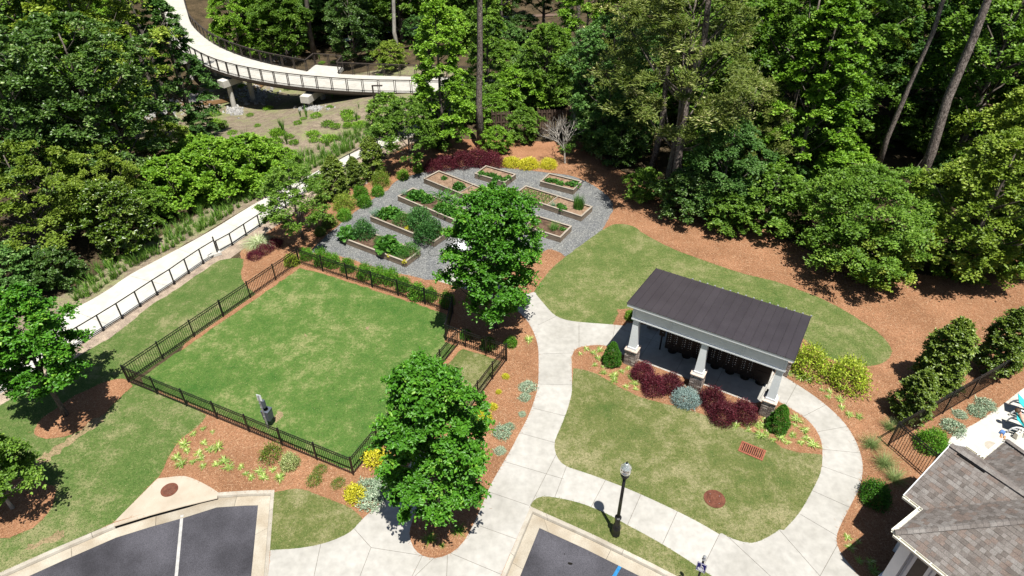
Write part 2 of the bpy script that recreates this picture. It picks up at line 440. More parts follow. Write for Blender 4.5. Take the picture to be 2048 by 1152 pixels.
def tag(o, label=None, cat=None, group=None, kind=None):
    if label:
        o['label'] = label
    if cat:
        o['category'] = cat
    if group:
        o['group'] = group
    if kind:
        o['kind'] = kind
    return o


def empty(name, loc, rz=0.0):
    o = bpy.data.objects.new(name, None)
    o.empty_display_size = 0.2
    o.location = loc if len(loc) == 3 else (loc[0], loc[1], 0.0)
    o.rotation_euler = (0, 0, rz)
    return link(o)


def copy_tree(o, parent=None):
    c = o.copy()
    link(c)
    c.parent = parent
    for ch in list(o.children):
        copy_tree(ch, c)
    return c


class MB:
    def __init__(self):
        self.v, self.f, self.m = [], [], []

    def add(self, vs, fs, mi=0):
        b = len(self.v)
        self.v += [tuple(p) for p in vs]
        self.f += [tuple(b + i for i in f) for f in fs]
        self.m += [mi] * len(fs)
        return self

    def hexa(self, p, mi=0):          # 8 points: bottom ring 0-3 counter-clockwise, top ring 4-7
        return self.add(p, [(3, 2, 1, 0), (4, 5, 6, 7), (0, 1, 5, 4), (1, 2, 6, 5), (2, 3, 7, 6), (3, 0, 4, 7)], mi)

    def box(self, c, s, rz=0.0, mi=0, top=None):
        x, y, z = c
        a, b, h = s[0] / 2, s[1] / 2, s[2] / 2
        ta, tb = (a, b) if top is None else (top[0] / 2, top[1] / 2)
        cs, sn = math.cos(rz), math.sin(rz)

        def P(px, py, pz):
            return (x + px * cs - py * sn, y + px * sn + py * cs, z + pz)
        return self.hexa([P(-a, -b, -h), P(a, -b, -h), P(a, b, -h), P(-a, b, -h), P(-ta, -tb, h), P(ta, -tb, h), P(ta, tb, h), P(-ta, tb, h)], mi)

    def bar(self, p, q, w, h, mi=0, up=(0, 0, 1)):
        p, q = Vector(p), Vector(q)
        d = (q - p).normalized()
        s = d.cross(Vector(up))
        if s.length < 1e-4:
            s = d.cross(Vector((1, 0, 0)))
        s.normalize()
        n = s.cross(d)
        a, b = s * (w / 2), n * (h / 2)
        return self.hexa([p - a - b, p + a - b, q + a - b, q - a - b, p - a + b, p + a + b, q + a + b, q - a + b], mi)

    def tube(self, pts, rad, n=8, mi=0, cap=True):
        pts = [Vector(p) for p in pts]
        vs, fs = [], []
        k = len(pts)
        for i, p in enumerate(pts):
            d = (pts[min(i + 1, k - 1)] - pts[max(i - 1, 0)]).normalized()
            s = d.cross(Vector((0, 1, 0.02)))
            if s.length < 1e-3:
                s = d.cross(Vector((1, 0, 0)))
            s.normalize()
            t = s.cross(d)
            r = rad[i] if isinstance(rad, (list, tuple)) else rad
            for j in range(n):
                a = 2 * math.pi * j / n
                vs.append(p + (s * math.cos(a) + t * math.sin(a)) * r)
        for i in range(k - 1):
            for j in range(n):
                fs.append((i * n + j, i * n + (j + 1) % n, (i + 1) * n + (j + 1) % n, (i + 1) * n + j))
        if cap:
            fs.append(tuple(range(n - 1, -1, -1)))
            fs.append(tuple((k - 1) * n + j for j in range(n)))
        return self.add(vs, fs, mi)

    def lathe(self, prof, n=16, mi=0, c=(0, 0, 0)):
        return self.tube([(c[0], c[1], c[2] + z) for r, z in prof], [max(r, 1e-4) for r, z in prof], n, mi)

    def prism(self, poly, z0, z1, mi=0):
        n = len(poly)
        vs = [(x, y, z0) for x, y in poly] + [(x, y, z1) for x, y in poly]
        fs = [tuple(range(n - 1, -1, -1)), tuple(range(n, 2 * n))]
        fs += [(i, (i + 1) % n, n + (i + 1) % n, n + i) for i in range(n)]
        return self.add(vs, fs, mi)

    def mesh(self, name, mats, smooth=False):
        me = bpy.data.meshes.new(name)
        me.from_pydata(self.v, [], self.f)
        for m in (mats if isinstance(mats, (list, tuple)) else [mats]):
            me.materials.append(m)
        if any(self.m):
            me.polygons.foreach_set('material_index', self.m)
        if smooth:
            me.polygons.foreach_set('use_smooth', [True] * len(me.polygons))
        me.update()
        return me

    def build(self, name, mats, parent=None, smooth=False, loc=(0, 0, 0), rz=0.0):
        o = bpy.data.objects.new(name, self.mesh(name, mats, smooth))
        o.location = loc
        o.rotation_euler = (0, 0, rz)
        return link(o, parent)


def inst(name, me, loc, parent=None, rz=0.0, sc=None, mat=None, rot=None):
    o = bpy.data.objects.new(name, me)
    o.location = loc
    o.rotation_euler = rot if rot else (0, 0, rz)
    if sc is not None:
        o.scale = sc if hasattr(sc, '__len__') else (sc, sc, sc)
    link(o, parent)
    if mat is not None:
        o.material_slots[0].link = 'OBJECT'
        o.material_slots[0].material = mat
    return o


# ------------------------------------------------------------------ plan geometry helpers
def smooth_line(pts, closed=False, step=0.35):
    P = [np.array(p, float) for p in pts]
    n = len(P)
    out = []
    rng = range(n) if closed else range(n - 1)
    for i in rng:
        p1, p2 = P[i], P[(i + 1) % n]
        p0 = P[i - 1] if (closed or i > 0) else p1 - (p2 - p1)
        p3 = P[(i + 2) % n] if (closed or i + 2 < n) else p2 + (p2 - p1)
        k = max(2, int(np.linalg.norm(p2 - p1) / step))
        for j in range(k):
            t = j / k
            out.append(0.5 * (2 * p1 + (p2 - p0) * t + (2 * p0 - 5 * p1 + 4 * p2 - p3) * t * t + (3 * p1 - p0 - 3 * p2 + p3) * t ** 3))
    if not closed:
        out.append(P[-1])
    return [(float(a[0]), float(a[1])) for a in out]


def rough_edge(pts, amp, seed):
    r = random.Random(seed)
    return [(x + r.uniform(-amp, amp), y + r.uniform(-amp, amp)) for x, y in pts]


def offset_line(pl, d):
    P = [np.array(p, float) for p in pl]
    out = []
    for i, p in enumerate(P):
        ds = []
        if i > 0:
            e = P[i] - P[i - 1]
            ds.append(e / np.linalg.norm(e))
        if i < len(P) - 1:
            e = P[i + 1] - P[i]
            ds.append(e / np.linalg.norm(e))
        ns = [np.array([e[1], -e[0]]) for e in ds]
        n = sum(ns)
        n = n / np.linalg.norm(n)
        k = 1.0 / max(0.35, n @ ns[0])
        out.append(tuple(p + n * d * k))
    return out


def inside(poly, x, y):
    P = np.asarray(poly, float)
    r = np.zeros(x.shape, bool)
    j = len(P) - 1
    bx0, by0 = P.min(0)
    bx1, by1 = P.max(0)
    m = (x >= bx0) & (x <= bx1) & (y >= by0) & (y <= by1)
    xs, ys = x[m], y[m]
    rr = np.zeros(xs.shape, bool)
    for i in range(len(P)):
        xi, yi = P[i]
        xj, yj = P[j]
        if yi != yj:
            c = ((yi > ys) != (yj > ys)) & (xs < (xj - xi) * (ys - yi) / (yj - yi) + xi)
            rr ^= c
        j = i
    r[m] = rr
    return r


# ------------------------------------------------------------------ ground plan
S = smooth_line
REG = []          # (region, polygon), later ones lie over earlier ones


def region(name, poly):
    REG.append((name, poly))


FENCE_W, FENCE_NW, FENCE_S = (258, 765), (599, 528), (707, 950)
# pine straw over the whole planted part
region('pine_straw', rough_edge(S(W([(470, 540), (482, 500), (520, 462), (600, 425), (660, 395), (735, 345), (800, 300), (870, 278), (980, 280), (1090, 283), (1170, 285), (1225, 330), (1290, 372), (1350, 395), (1420, 420), (1490, 440), (1570, 478), (1660, 520), (1800, 545), (1930, 545), (2060, 490), (2260, 520), (2500, 800), (2500, 1300), (1300, 1500), (200, 1400), (200, 1060), (300, 800)]), True, 0.6), 0.08, 1))
region('mulch', rough_edge(S(W([(-200, 810), (0, 700), (187, 597), (512, 406), (775, 272), (880, 225), (840, 195), (760, 200), (620, 215), (500, 235), (440, 225), (415, 250), (430, 290), (560, 300), (540, 345), (470, 385), (360, 450), (270, 500), (130, 585), (0, 640), (-200, 740)]), True, 0.7), 0.1, 2))
region('mulch', rough_edge(S(W([(240, 262), (290, 180), (375, 122), (392, 70), (420, 30), (470, 50), (560, 84), (640, 100), (740, 112), (900, 140), (880, 200), (700, 215), (430, 262), (330, 268)]), True, 0.9), 0.12, 40))
# dirt strip under the railing
PATH_R = W([(-300, 965), (-150, 880), (0, 788), (183, 674), (245, 634), (316, 587), (378, 545), (436, 508), (520, 452), (590, 400), (652, 355), (729, 311), (780, 290), (850, 262), (930, 226), (985, 200)])
PATH_L = W([(-300, 850), (-150, 775), (0, 691), (187, 597), (257, 551), (320, 517), (417, 464), (512, 406), (619, 350), (682, 317), (725, 297), (775, 272), (840, 244), (900, 213), (950, 186)])
pr, pl_ = S(PATH_R, False, 0.6), S(PATH_L, False, 0.6)
region('verge', rough_edge(offset_line(pr, 0.9), 0.09, 3) + pl_[::-1])
region('side_lawn', rough_edge(S(W([(-250, 950), (0, 811), (43, 781), (170, 704), (233, 667), (293, 617), (360, 574), (437, 521)]), False, 0.4), 0.05, 4)
       + rough_edge(S(W([(462, 517), (487, 519), (482, 545), (490, 568), (512, 588)]), False, 0.3), 0.03, 5)
       + W([(258, 765)]) + W([(385, 813)]) + rough_edge(S(W([(412, 831), (398, 852), (370, 872), (350, 892), (334, 922), (322, 945), (312, 960)]), False, 0.3), 0.03, 6)
       + W([(227, 1045), (113, 1095), (-60, 1172), (-300, 1280)]))
region('tree_straw', rough_edge(S(W([(70, 865), (77, 845), (113, 818), (150, 792), (200, 768), (250, 757), (265, 772), (247, 788), (200, 835), (160, 863), (110, 876), (80, 877)]), True, 0.25), 0.05, 7))
region('tree_straw', rough_edge(S(W([(-90, 1085), (0, 1078), (33, 1070), (67, 1055), (97, 1028), (110, 995), (105, 972), (60, 958), (0, 965), (-90, 1000)]), True, 0.25), 0.05, 8))
region('dirt', rough_edge(S(W([(203, 830), (210, 838), (150, 882), (85, 928), (58, 938), (68, 922), (140, 874)]), True, 0.12), 0.10, 9))
region('dirt', rough_edge(S(W([(92, 1076), (118, 1058), (128, 1064), (112, 1082), (70, 1093), (50, 1094)]), True, 0.12), 0.12, 10))
# dog park
dw, dnw, dsx = at(*FENCE_W), at(*FENCE_NW), at(*FENCE_S)
region('dog_park_lawn', rough_edge(S(W([(283, 755), (600, 536)]), False, 0.3), 0.05, 11) + rough_edge(S(W([(600, 536), (650, 549), (754, 582), (868, 620), (902, 633)]), False, 0.3), 0.05, 12)
       + W([(889, 683)]) + rough_edge(S(W([(912, 692), (830, 795), (712, 940)]), False, 0.3), 0.05, 13) + rough_edge(S(W([(705, 944), (634, 914), (496, 851), (372, 803), (290, 772)]), False, 0.3), 0.05, 14))
region('dog_run_lawn', rough_edge(S(W([(925, 697), (1003, 722)]), False, 0.3), 0.03, 15) + rough_edge(S(W([(1000, 730), (930, 828), (880, 850), (815, 828), (850, 785), (918, 702)]), False, 0.3), 0.04, 16))
for k, pp in enumerate([[(830, 745), (800, 770), (770, 790), (790, 770), (815, 748)], [(556, 823), (566, 826), (562, 836), (552, 845), (548, 835)], [(608, 670), (613, 667), (612, 674)], [(730, 655), (738, 652), (736, 660)], [(808, 751), (822, 738), (816, 760), (803, 767)]]):
    region('dirt', rough_edge(S(W(pp), True, 0.12), 0.05, 20 + k))
# gravel garden
region('gravel', rough_edge(S(W([(622, 505), (640, 482), (690, 440), (735, 405), (775, 380), (792, 362), (835, 347), (870, 340), (915, 334), (960, 331), (1020, 337), (1090, 344), (1130, 349), (1165, 359), (1200, 379), (1222, 400), (1227, 416), (1215, 440), (1200, 464), (1170, 488), (1133, 512)]), False, 0.3), 0.04, 30)
       + rough_edge(S(W([(1131, 512), (1101, 499), (1040, 520), (960, 545), (868, 560), (830, 553), (800, 548), (760, 538), (700, 518), (660, 508), (624, 506)]), False, 0.3), 0.05, 31))
# lawns on the right
region('back_lawn', rough_edge(S(W([(1225, 449), (1245, 448), (1265, 452), (1282, 463), (1310, 480), (1360, 503), (1420, 525), (1480, 545), (1540, 560), (1600, 580), (1660, 605), (1720, 640), (1760, 668), (1780, 693), (1783, 710), (1770, 723), (1745, 732), (1700, 730), (1655, 715), (1615, 685), (1585, 660), (1500, 650), (1257, 617), (1237, 627), (1226, 649)]), False, 0.3), 0.02, 32)
       + S(W([(1224, 649), (1144, 642), (1111, 631), (1091, 611), (1074, 591), (1068, 584)]), False, 0.3) + rough_edge(S(W([(1072, 576), (1087, 556), (1108, 532), (1133, 512), (1165, 488), (1200, 463)]), False, 0.3), 0.02, 33))
WALK_IN = W([(1143, 714), (1144, 767), (1143, 788), (1134, 821), (1121, 855), (1110, 881), (1110, 901), (1117, 918), (1134, 933), (1184, 950), (1257, 978), (1324, 1008), (1391, 1041), (1438, 1068)])
WALK_IN2 = W([(1443, 1066), (1467, 1078), (1504, 1086), (1536, 1074), (1559, 1059)])
WALK_IN3 = W([(1568, 1060), (1599, 1025), (1626, 978), (1641, 945), (1645, 915), (1643, 885), (1633, 861), (1613, 838), (1579, 815), (1549, 798)])
walk_main = (S(W([(868, 560), (905, 527), (950, 541), (1000, 570), (1040, 588), (1068, 584), (1074, 591), (1091, 611), (1111, 631), (1144, 642), (1224, 649), (1290, 655)]), False, 0.3)
             + W([(1330, 680), (1262, 714), (1240, 707)]) + S(W([(1240, 697), (1200, 690), (1160, 694), (1148, 702)]), False, 0.3)
             + S(WALK_IN, False, 0.3) + S(WALK_IN2, False, 0.3) + S(WALK_IN3, False, 0.3) + W([(1525, 785), (1556, 735)])
             + S(W([(1558, 747), (1575, 757), (1593, 768), (1633, 795), (1669, 825), (1693, 851), (1713, 885), (1724, 918), (1725, 945), (1719, 975), (1699, 1015), (1679, 1055), (1673, 1078), (1679, 1101), (1696, 1125), (1719, 1152), (1760, 1200), (1800, 1260)]), False, 0.3)
             + W([(1560, 1260)])
             + S(W([(1550, 1225), (1480, 1187), (1407, 1141), (1357, 1108), (1307, 1078), (1257, 1051), (1211, 1026), (1157, 1005), (1111, 995), (1084, 993), (1067, 1001), (1061, 1013)]), False, 0.3)
             + W([(1004, 1145), (950, 1270), (520, 1270), (536, 1152), (541, 1100)])
             + S(W([(541, 1100), (600, 1096), (650, 1086), (690, 1070), (708, 1057), (725, 1038), (769, 998), (785, 975), (815, 935), (850, 885)]), False, 0.3)
             + S(W([(880, 895), (855, 950), (835, 1012), (825, 1041), (819, 1068), (827, 1095), (845, 1111), (872, 1116), (902, 1106), (929, 1081), (955, 1031), (979, 975), (995, 945), (1024, 895), (1034, 875), (1054, 838), (1067, 805), (1076, 768), (1077, 707), (1074, 684), (1067, 664), (1056, 644), (1041, 627), (1024, 614), (985, 596), (930, 578)]), False, 0.3))
region('front_lawn', S(WALK_IN[2:], False, 0.3) + S(WALK_IN2, False, 0.3) + S(WALK_IN3[:5], False, 0.3)
       + rough_edge(S(W([(1643, 909), (1600, 905), (1565, 895), (1545, 880), (1500, 862), (1440, 842), (1400, 826), (1350, 812), (1300, 800), (1260, 785), (1225, 765), (1195, 748), (1170, 740), (1146, 737)]), False, 0.3), 0.03, 34))
region('kerb_lawn', rough_edge(S(W([(548, 985), (590, 978), (615, 982), (650, 995), (690, 1010), (715, 1025), (727, 1038)]), False, 0.3), 0.025, 35) + S(W([(727, 1038), (708, 1058), (690, 1072), (650, 1088), (600, 1098), (541, 1102), (530, 1102)]), False, 0.3))
region('lamp_lawn', S(W([(1061, 1013), (1067, 1001), (1084, 993), (1111, 995), (1157, 1005), (1211, 1026), (1257, 1051), (1307, 1078), (1357, 1108), (1407, 1141), (1480, 1187), (1550, 1225)]), False, 0.3) + W([(1500, 1240), (1347, 1152), (1307, 1128), (1184, 1068)]))
region('sidewalk', walk_main)
region('path', pr + pl_[::-1])
# paved floor of the mail pavilion
PV_FL, PV_FR = np.array(at(1262, 724)), np.array(at(1532, 826))
pv_a = (PV_FR - PV_FL) / np.linalg.norm(PV_FR - PV_FL)
pv_b = np.array([-pv_a[1], pv_a[0]])
PV_LEN = float(np.linalg.norm(PV_FR - PV_FL))


def pv(s, t):
    q = PV_FL + pv_a * s + pv_b * t
    return (float(q[0]), float(q[1]))


region('sidewalk', [pv(-1.3, 0.28), pv(0.30, 0.28), pv(PV_LEN - 0.62, 0.28), pv(PV_LEN - 0.30, 0.62), pv(PV_LEN - 0.3, 3.2), pv(0.3, 3.2), pv(-1.3, 2.6)])
region('pool_deck', S(W([(1893, 890), (1908, 868), (1950, 847), (2000, 813), (2048, 776), (2130, 725), (2260, 640)]), False, 0.4) + W([(2500, 900), (2300, 1150), (2000, 1010)]))
# parking bays: kerb line, gutter, asphalt
KERB_L1 = W([(-260, 1268), (-60, 1172), (113, 1095), (228, 1046)])
INLET = W([(228, 1046), (300, 1024), (367, 1006), (435, 990)])
KERB_L2 = W([(435, 985), (497, 981), (549, 980), (536, 1152), (526, 1300)])
KERB_R = W([(950, 1278), (1004, 1147), (1061, 1013), (1184, 1068), (1307, 1128), (1440, 1197), (1560, 1270)])


def sgn_to(pl, px):
    p, q = np.array(pl[1]), np.array(pl[2] if len(pl) > 2 else pl[0])
    return 1


lot_left = KERB_L1 + INLET[1:-1] + KERB_L2
lot_right = KERB_R
region('kerb_bed', lot_left + [at(-260, 1300)])
region('kerb_bed', lot_right)
ASPH_L = offset_line(lot_left, 0.60)
ASPH_R = offset_line(lot_right, 0.60)
region('asphalt', ASPH_L + [at(-260, 1340)])
region('asphalt', ASPH_R)
APRON = W([(228, 1044), (312, 960)]) + S(W([(316, 957), (333, 955), (367, 952), (393, 960), (420, 974), (437, 985)]), False, 0.2)
region('apron', APRON + INLET[1:][::-1])

JOINTS = [((1077, 708), (1146, 706)), ((1158, 645), (1158, 694)), ((1230, 652), (1222, 692)), ((1076, 650), (1120, 629)), ((1075, 768), (1146, 770)),
          ((1066, 816), (1134, 833)), ((1040, 866), (1112, 886)), ((1005, 922), (1128, 958)), ((1117, 900), (1058, 1016)), ((970, 981), (1058, 1011)),
          ((1134, 930), (1109, 996)), ((1212, 958), (1180, 1018)), ((1283, 986), (1254, 1052)), ((1355, 1022), (1325, 1088)), ((1440, 1066), (1402, 1142)),
          ((946, 1047), (1038, 1080)), ((898, 1105), (1010, 1152)), ((872, 1112), (830, 1152)), ((895, 1108), (893, 1160)),
          ((709, 1058), (742, 1095)), ((742, 1095), (850, 1112)), ((742, 1095), (720, 1152)), ((642, 1086), (628, 1152)), ((845, 1111), (800, 1200)), 
          ((1450, 1068), (1560, 1170)), ((1559, 1060), (1640, 1152)), ((1640, 1152), (1690, 1062)), ((1640, 1152), (1600, 1220)), ((1640, 1152), (1720, 1230)),
          ((1600, 1028), (1678, 1074)), ((1622, 980), (1716, 1022)), ((1643, 932), (1727, 962)), ((1640, 898), (1722, 906)), ((1632, 864), (1700, 852)), ((1604, 834), (1655, 808)), ((1570, 812), (1594, 768)),
          ((1562, 806), (1530, 782)), ((1553, 740), (1518, 800)), ((1276, 646), (1236, 712))]
jw = 0.008
joint_polys = []
for a, b in JOINTS:
    p, q = np.array(at(*a)), np.array(at(*b))
    d = (q - p) / np.linalg.norm(q - p)
    n = np.array([-d[1], d[0]]) * jw
    joint_polys.append(('walk', [tuple(p - n), tuple(q - n), tuple(q + n), tuple(p + n)]))
# pavilion floor joints
for (s0, t0, s1, t1) in [(0.25, 0.2, 0.25, 3.4), (2.05, 0.2, 2.05, 3.4), (3.9, 0.2, 3.9, 3.4), (-1.4, 2.0, PV_LEN, 2.0)]:
    p, q = np.array(pv(s0, t0)), np.array(pv(s1, t1))
    d = (q - p) / np.linalg.norm(q - p)
    n = np.array([-d[1], d[0]]) * jw
    joint_polys.append(('walk', [tuple(p - n), tuple(q - n), tuple(q + n), tuple(p + n)]))
# joints across the path
for i in range(4, len(pl_) - 2, 5):
    p = np.array(pl_[i])
    j = int(np.argmin([np.hypot(p[0] - q[0], p[1] - q[1]) for q in pr]))
    q = np.array(pr[j])
    d = (q - p) / np.linalg.norm(q - p)
    p, q = p - d * 0.1, q + d * 0.1
    n = np.array([-d[1], d[0]]) * jw
    joint_polys.append(('path', [tuple(p - n), tuple(q - n), tuple(q + n), tuple(p + n)]))

# one triangulation for the whole ground, split by region
verts, edges = [], []


def add_loop(poly, closed=True):
    b = len(verts)
    for p in poly:
        verts.append(Vector((p[0], p[1])))
    n = len(poly)
    for i in range(n if closed else n - 1):
        edges.append((b + i, b + (i + 1) % n))


BIG = [(-420, -120), (420, -120), (420, 700), (-420, 700)]
add_loop(BIG)
for nme, poly in REG:
    add_loop(poly)
for k, poly in joint_polys:
    add_loop(poly)
gr = random.Random(3)
for ix in range(-75, 40, 2):
    for iy in range(34, 126, 2):
        x, y = ix + gr.uniform(-0.4, 0.4), iy + gr.uniform(-0.4, 0.4)
        if float(hgt(x, y)) < -0.02:
            verts.append(Vector((x, y)))
cv, ce, cf, _, _, _ = delaunay_2d_cdt(verts, edges, [], 0, 1e-5)
CV = np.array([(v.x, v.y) for v in cv])
CF = np.array([f for f in cf if len(f) == 3], dtype=int)
a_, b_, c_ = CV[CF[:, 0]], CV[CF[:, 1]], CV[CF[:, 2]]
area = 0.5 * ((b_[:, 0] - a_[:, 0]) * (c_[:, 1] - a_[:, 1]) - (b_[:, 1] - a_[:, 1]) * (c_[:, 0] - a_[:, 0]))
flip = area < 0
CF[flip] = CF[flip][:, [0, 2, 1]]
area = np.abs(area)
cen = (a_ + b_ + c_) / 3
names = ['ground'] + [n for n, _ in REG]
lab = np.zeros(len(CF), int)
for i, (n, poly) in enumerate(REG):
    lab[inside(poly, cen[:, 0], cen[:, 1])] = i + 1
regname = np.array(names, dtype=object)[lab]
isj = np.zeros(len(CF), bool)
for k, poly in joint_polys:
    m = inside(poly, cen[:, 0], cen[:, 1])
    tgt = 'sidewalk' if k == 'walk' else 'path'
    isj |= m & (regname == tgt)
base_reg = regname.copy()
regname[isj & (base_reg == 'sidewalk')] = 'sidewalk_joint'
regname[isj & (base_reg == 'path')] = 'path_joint'
CZ = hgt(CV[:, 0], CV[:, 1])

RSPEC = {'ground': ('ground', -0.03, 'forest'), 'pine_straw': ('pine_straw_bed', 0.0, 'straw'), 'tree_straw': ('tree_ring_straw', 0.012, 'straw'), 'mulch': ('mulch_slope', -0.02, 'mulch'), 'verge': ('stony_verge', -0.01, 'strip'),
         'side_lawn': ('side_lawn', 0.0, 'lawn_side'), 'dirt': ('bare_dirt', -0.004, 'dirt'), 'dog_park_lawn': ('dog_park_lawn', 0.0, 'lawn_dog'), 'dog_run_lawn': ('dog_run_lawn', 0.0, 'lawn'),
         'gravel': ('gravel_bed', -0.01, 'gravel'), 'back_lawn': ('back_lawn', 0.0, 'lawn_back'), 'front_lawn': ('front_lawn', 0.0, 'lawn'), 'kerb_lawn': ('kerbside_lawn', 0.0, 'lawn'),
         'lamp_lawn': ('lamp_post_lawn', 0.0, 'lawn'), 'sidewalk_joint': ('sidewalk', -0.012, 'joint'), 'path_joint': ('footpath', -0.012, 'joint'), 'pool_deck': ('pool_deck', 0.0, 'pathcon'),
         'kerb_bed': ('kerb_bedding', -0.22, 'joint'), 'asphalt': ('parking_asphalt', -0.12, 'asphalt'), 'apron': ('inlet_apron', 0.004, 'apron')}


def tri_object(name, sel, zoff, mat, parent=None, skirt=0.10):
    F = CF[sel]
    ids, inv = np.unique(F, return_inverse=True)
    F = inv.reshape(-1, 3)
    V = np.column_stack([CV[ids], CZ[ids] + zoff])
    E = np.concatenate([F[:, [0, 1]], F[:, [1, 2]], F[:, [2, 0]]])
    key = np.minimum(E[:, 0], E[:, 1]) * 10000000 + np.maximum(E[:, 0], E[:, 1])
    u, idx, cnt = np.unique(key, return_index=True, return_counts=True)
    bd = E[idx[cnt == 1]]
    n = len(V)
    V2 = V.copy()
    V2[:, 2] -= skirt
    faces = [tuple(int(i) for i in f) for f in F] + [(int(b), int(a), int(a) + n, int(b) + n) for a, b in bd]
    me = bpy.data.meshes.new(name)
    me.from_pydata([tuple(map(float, p)) for p in np.vstack([V, V2])], [], faces)
    me.materials.append(M[mat])
    me.update()
    o = bpy.data.objects.new(name, me)
    return link(o, parent)


ground_obj = {}
for rg, (nm, zo, mt) in RSPEC.items():
    sel = regname == rg
    if sel.any():
        ground_obj[rg] = tag(tri_object(nm, sel, zo, mt, skirt=0.25 if rg in ('kerb_bed',) else 0.12), kind='structure')

# paving slabs: connected pieces of the walk between the joints
for rg, par, mt in (('sidewalk', 'sidewalk_joint', 'concrete'), ('path', 'path_joint', 'pathcon')):
    ids = np.nonzero(regname == rg)[0]
    emap = {}
    lead = {int(i): int(i) for i in ids}

    def find(i):
        while lead[i] != i:
            lead[i] = lead[lead[i]]
            i = lead[i]
        return i
    for i in ids:
        i = int(i)
        f = CF[i]
        for k in range(3):
            e = tuple(sorted((int(f[k]), int(f[(k + 1) % 3]))))
            if e in emap:
                ra, rb = find(i), find(emap[e])
                lead[ra] = rb
            else:
                emap[e] = i
    comp = {}
    for i in ids:
        comp.setdefault(find(int(i)), []).append(int(i))
    for c, tris in comp.items():
        if area[tris].sum() < 0.004:
            continue
        tri_object('slab', np.array(tris), gr.uniform(-0.002, 0.002), mt, ground_obj[par], 0.08)


def sample_region(rgs, density, seed):
    rg = np.random.default_rng(seed)
    sel = np.nonzero(np.isin(regname, rgs))[0]
    A = area[sel]
    n = int(A.sum() * density)
    t = rg.choice(sel, n, p=A / A.sum())
    r1, r2 = np.sqrt(rg.random(n)), rg.random(n)
    P = CV[CF[t, 0]] * (1 - r1)[:, None] + CV[CF[t, 1]] * (r1 * (1 - r2))[:, None] + CV[CF[t, 2]] * (r1 * r2)[:, None]
    return P


# ------------------------------------------------------------------ leaves
def norm(a):
    return a / np.maximum(np.linalg.norm(a, axis=1, keepdims=True), 1e-9)


def leaf_mesh(name, P, T, Nn, Ln, Wd, rv, mat, fold=0.25, oval=False, extra=None):
    n = len(P)
    T = norm(T)
    Nn = norm(Nn - T * (T * Nn).sum(1, keepdims=True))
    Sd = np.cross(T, Nn)
    Ln = np.broadcast_to(np.asarray(Ln, float), (n,))[:, None]
    Wd = np.broadcast_to(np.asarray(Wd, float), (n,))[:, None]
    lift = Nn * Wd * fold
    if oval:
        vs = np.stack([P, P + T * Ln * .28 + Sd * Wd * .5 + lift, P + T * Ln * .72 + Sd * Wd * .42 + lift * .6, P + T * Ln - Nn * Wd * .25, P + T * Ln * .72 - Sd * Wd * .42 + lift * .6, P + T * Ln * .28 - Sd * Wd * .5 + lift], 1).reshape(-1, 3)
        q = np.arange(n) * 6
        loops = np.stack([q, q + 1, q + 2, q + 3, q, q + 3, q + 4, q + 5], 1).reshape(-1)
        k, per = 6, 4
    else:
        vs = np.stack([P, P + T * Ln * .45 + Sd * Wd * .5 + lift, P + T * Ln, P + T * Ln * .45 - Sd * Wd * .5 + lift], 1).reshape(-1, 3)
        q = np.arange(n) * 4
        loops = np.stack([q, q + 1, q + 2, q, q + 2, q + 3], 1).reshape(-1)
        k, per = 4, 3
    me = bpy.data.meshes.new(name)
    me.vertices.add(len(vs))
    me.vertices.foreach_set('co', vs.astype(np.float32).ravel())
    me.loops.add(len(loops))
    me.loops.foreach_set('vertex_index', loops.astype(np.int32))
    nf = 2 * n
    me.polygons.add(nf)
    me.polygons.foreach_set('loop_start', (np.arange(nf) * per).astype(np.int32))
    me.polygons.foreach_set('loop_total', np.full(nf, per, np.int32))
    at_ = me.attributes.new('rnd', 'FLOAT', 'POINT')
    at_.data.foreach_set('value', np.repeat(np.clip(rv, 0, 1), k).astype(np.float32))
    me.materials.append(mat)
    me.update()
    me.validate()
    return me


def rand_dirs(rg, n):
    return norm(rg.normal(size=(n, 3)))


PROF = {
    'oval': lambda t: np.sqrt(np.clip(1 - ((t - 0.42) / 0.60) ** 2, 0.03, 1)),
    'egg': lambda t: np.clip(np.sqrt(np.clip(1 - ((t - 0.32) / 0.70) ** 2, 0.02, 1)), 0.1, 1),
    'tall': lambda t: np.clip(1.15 * (1 - t) ** 0.55 * np.clip(t * 4 + 0.45, 0, 1), 0.08, 1),
    'spread': lambda t: np.clip(np.sqrt(np.clip(1 - ((t - 0.35) / 0.68) ** 2, 0.03, 1)), 0.1, 1),
    'cone': lambda t: np.clip((1 - t) * 1.05, 0.05, 1) * np.clip(t * 5 + 0.6, 0, 1),
}


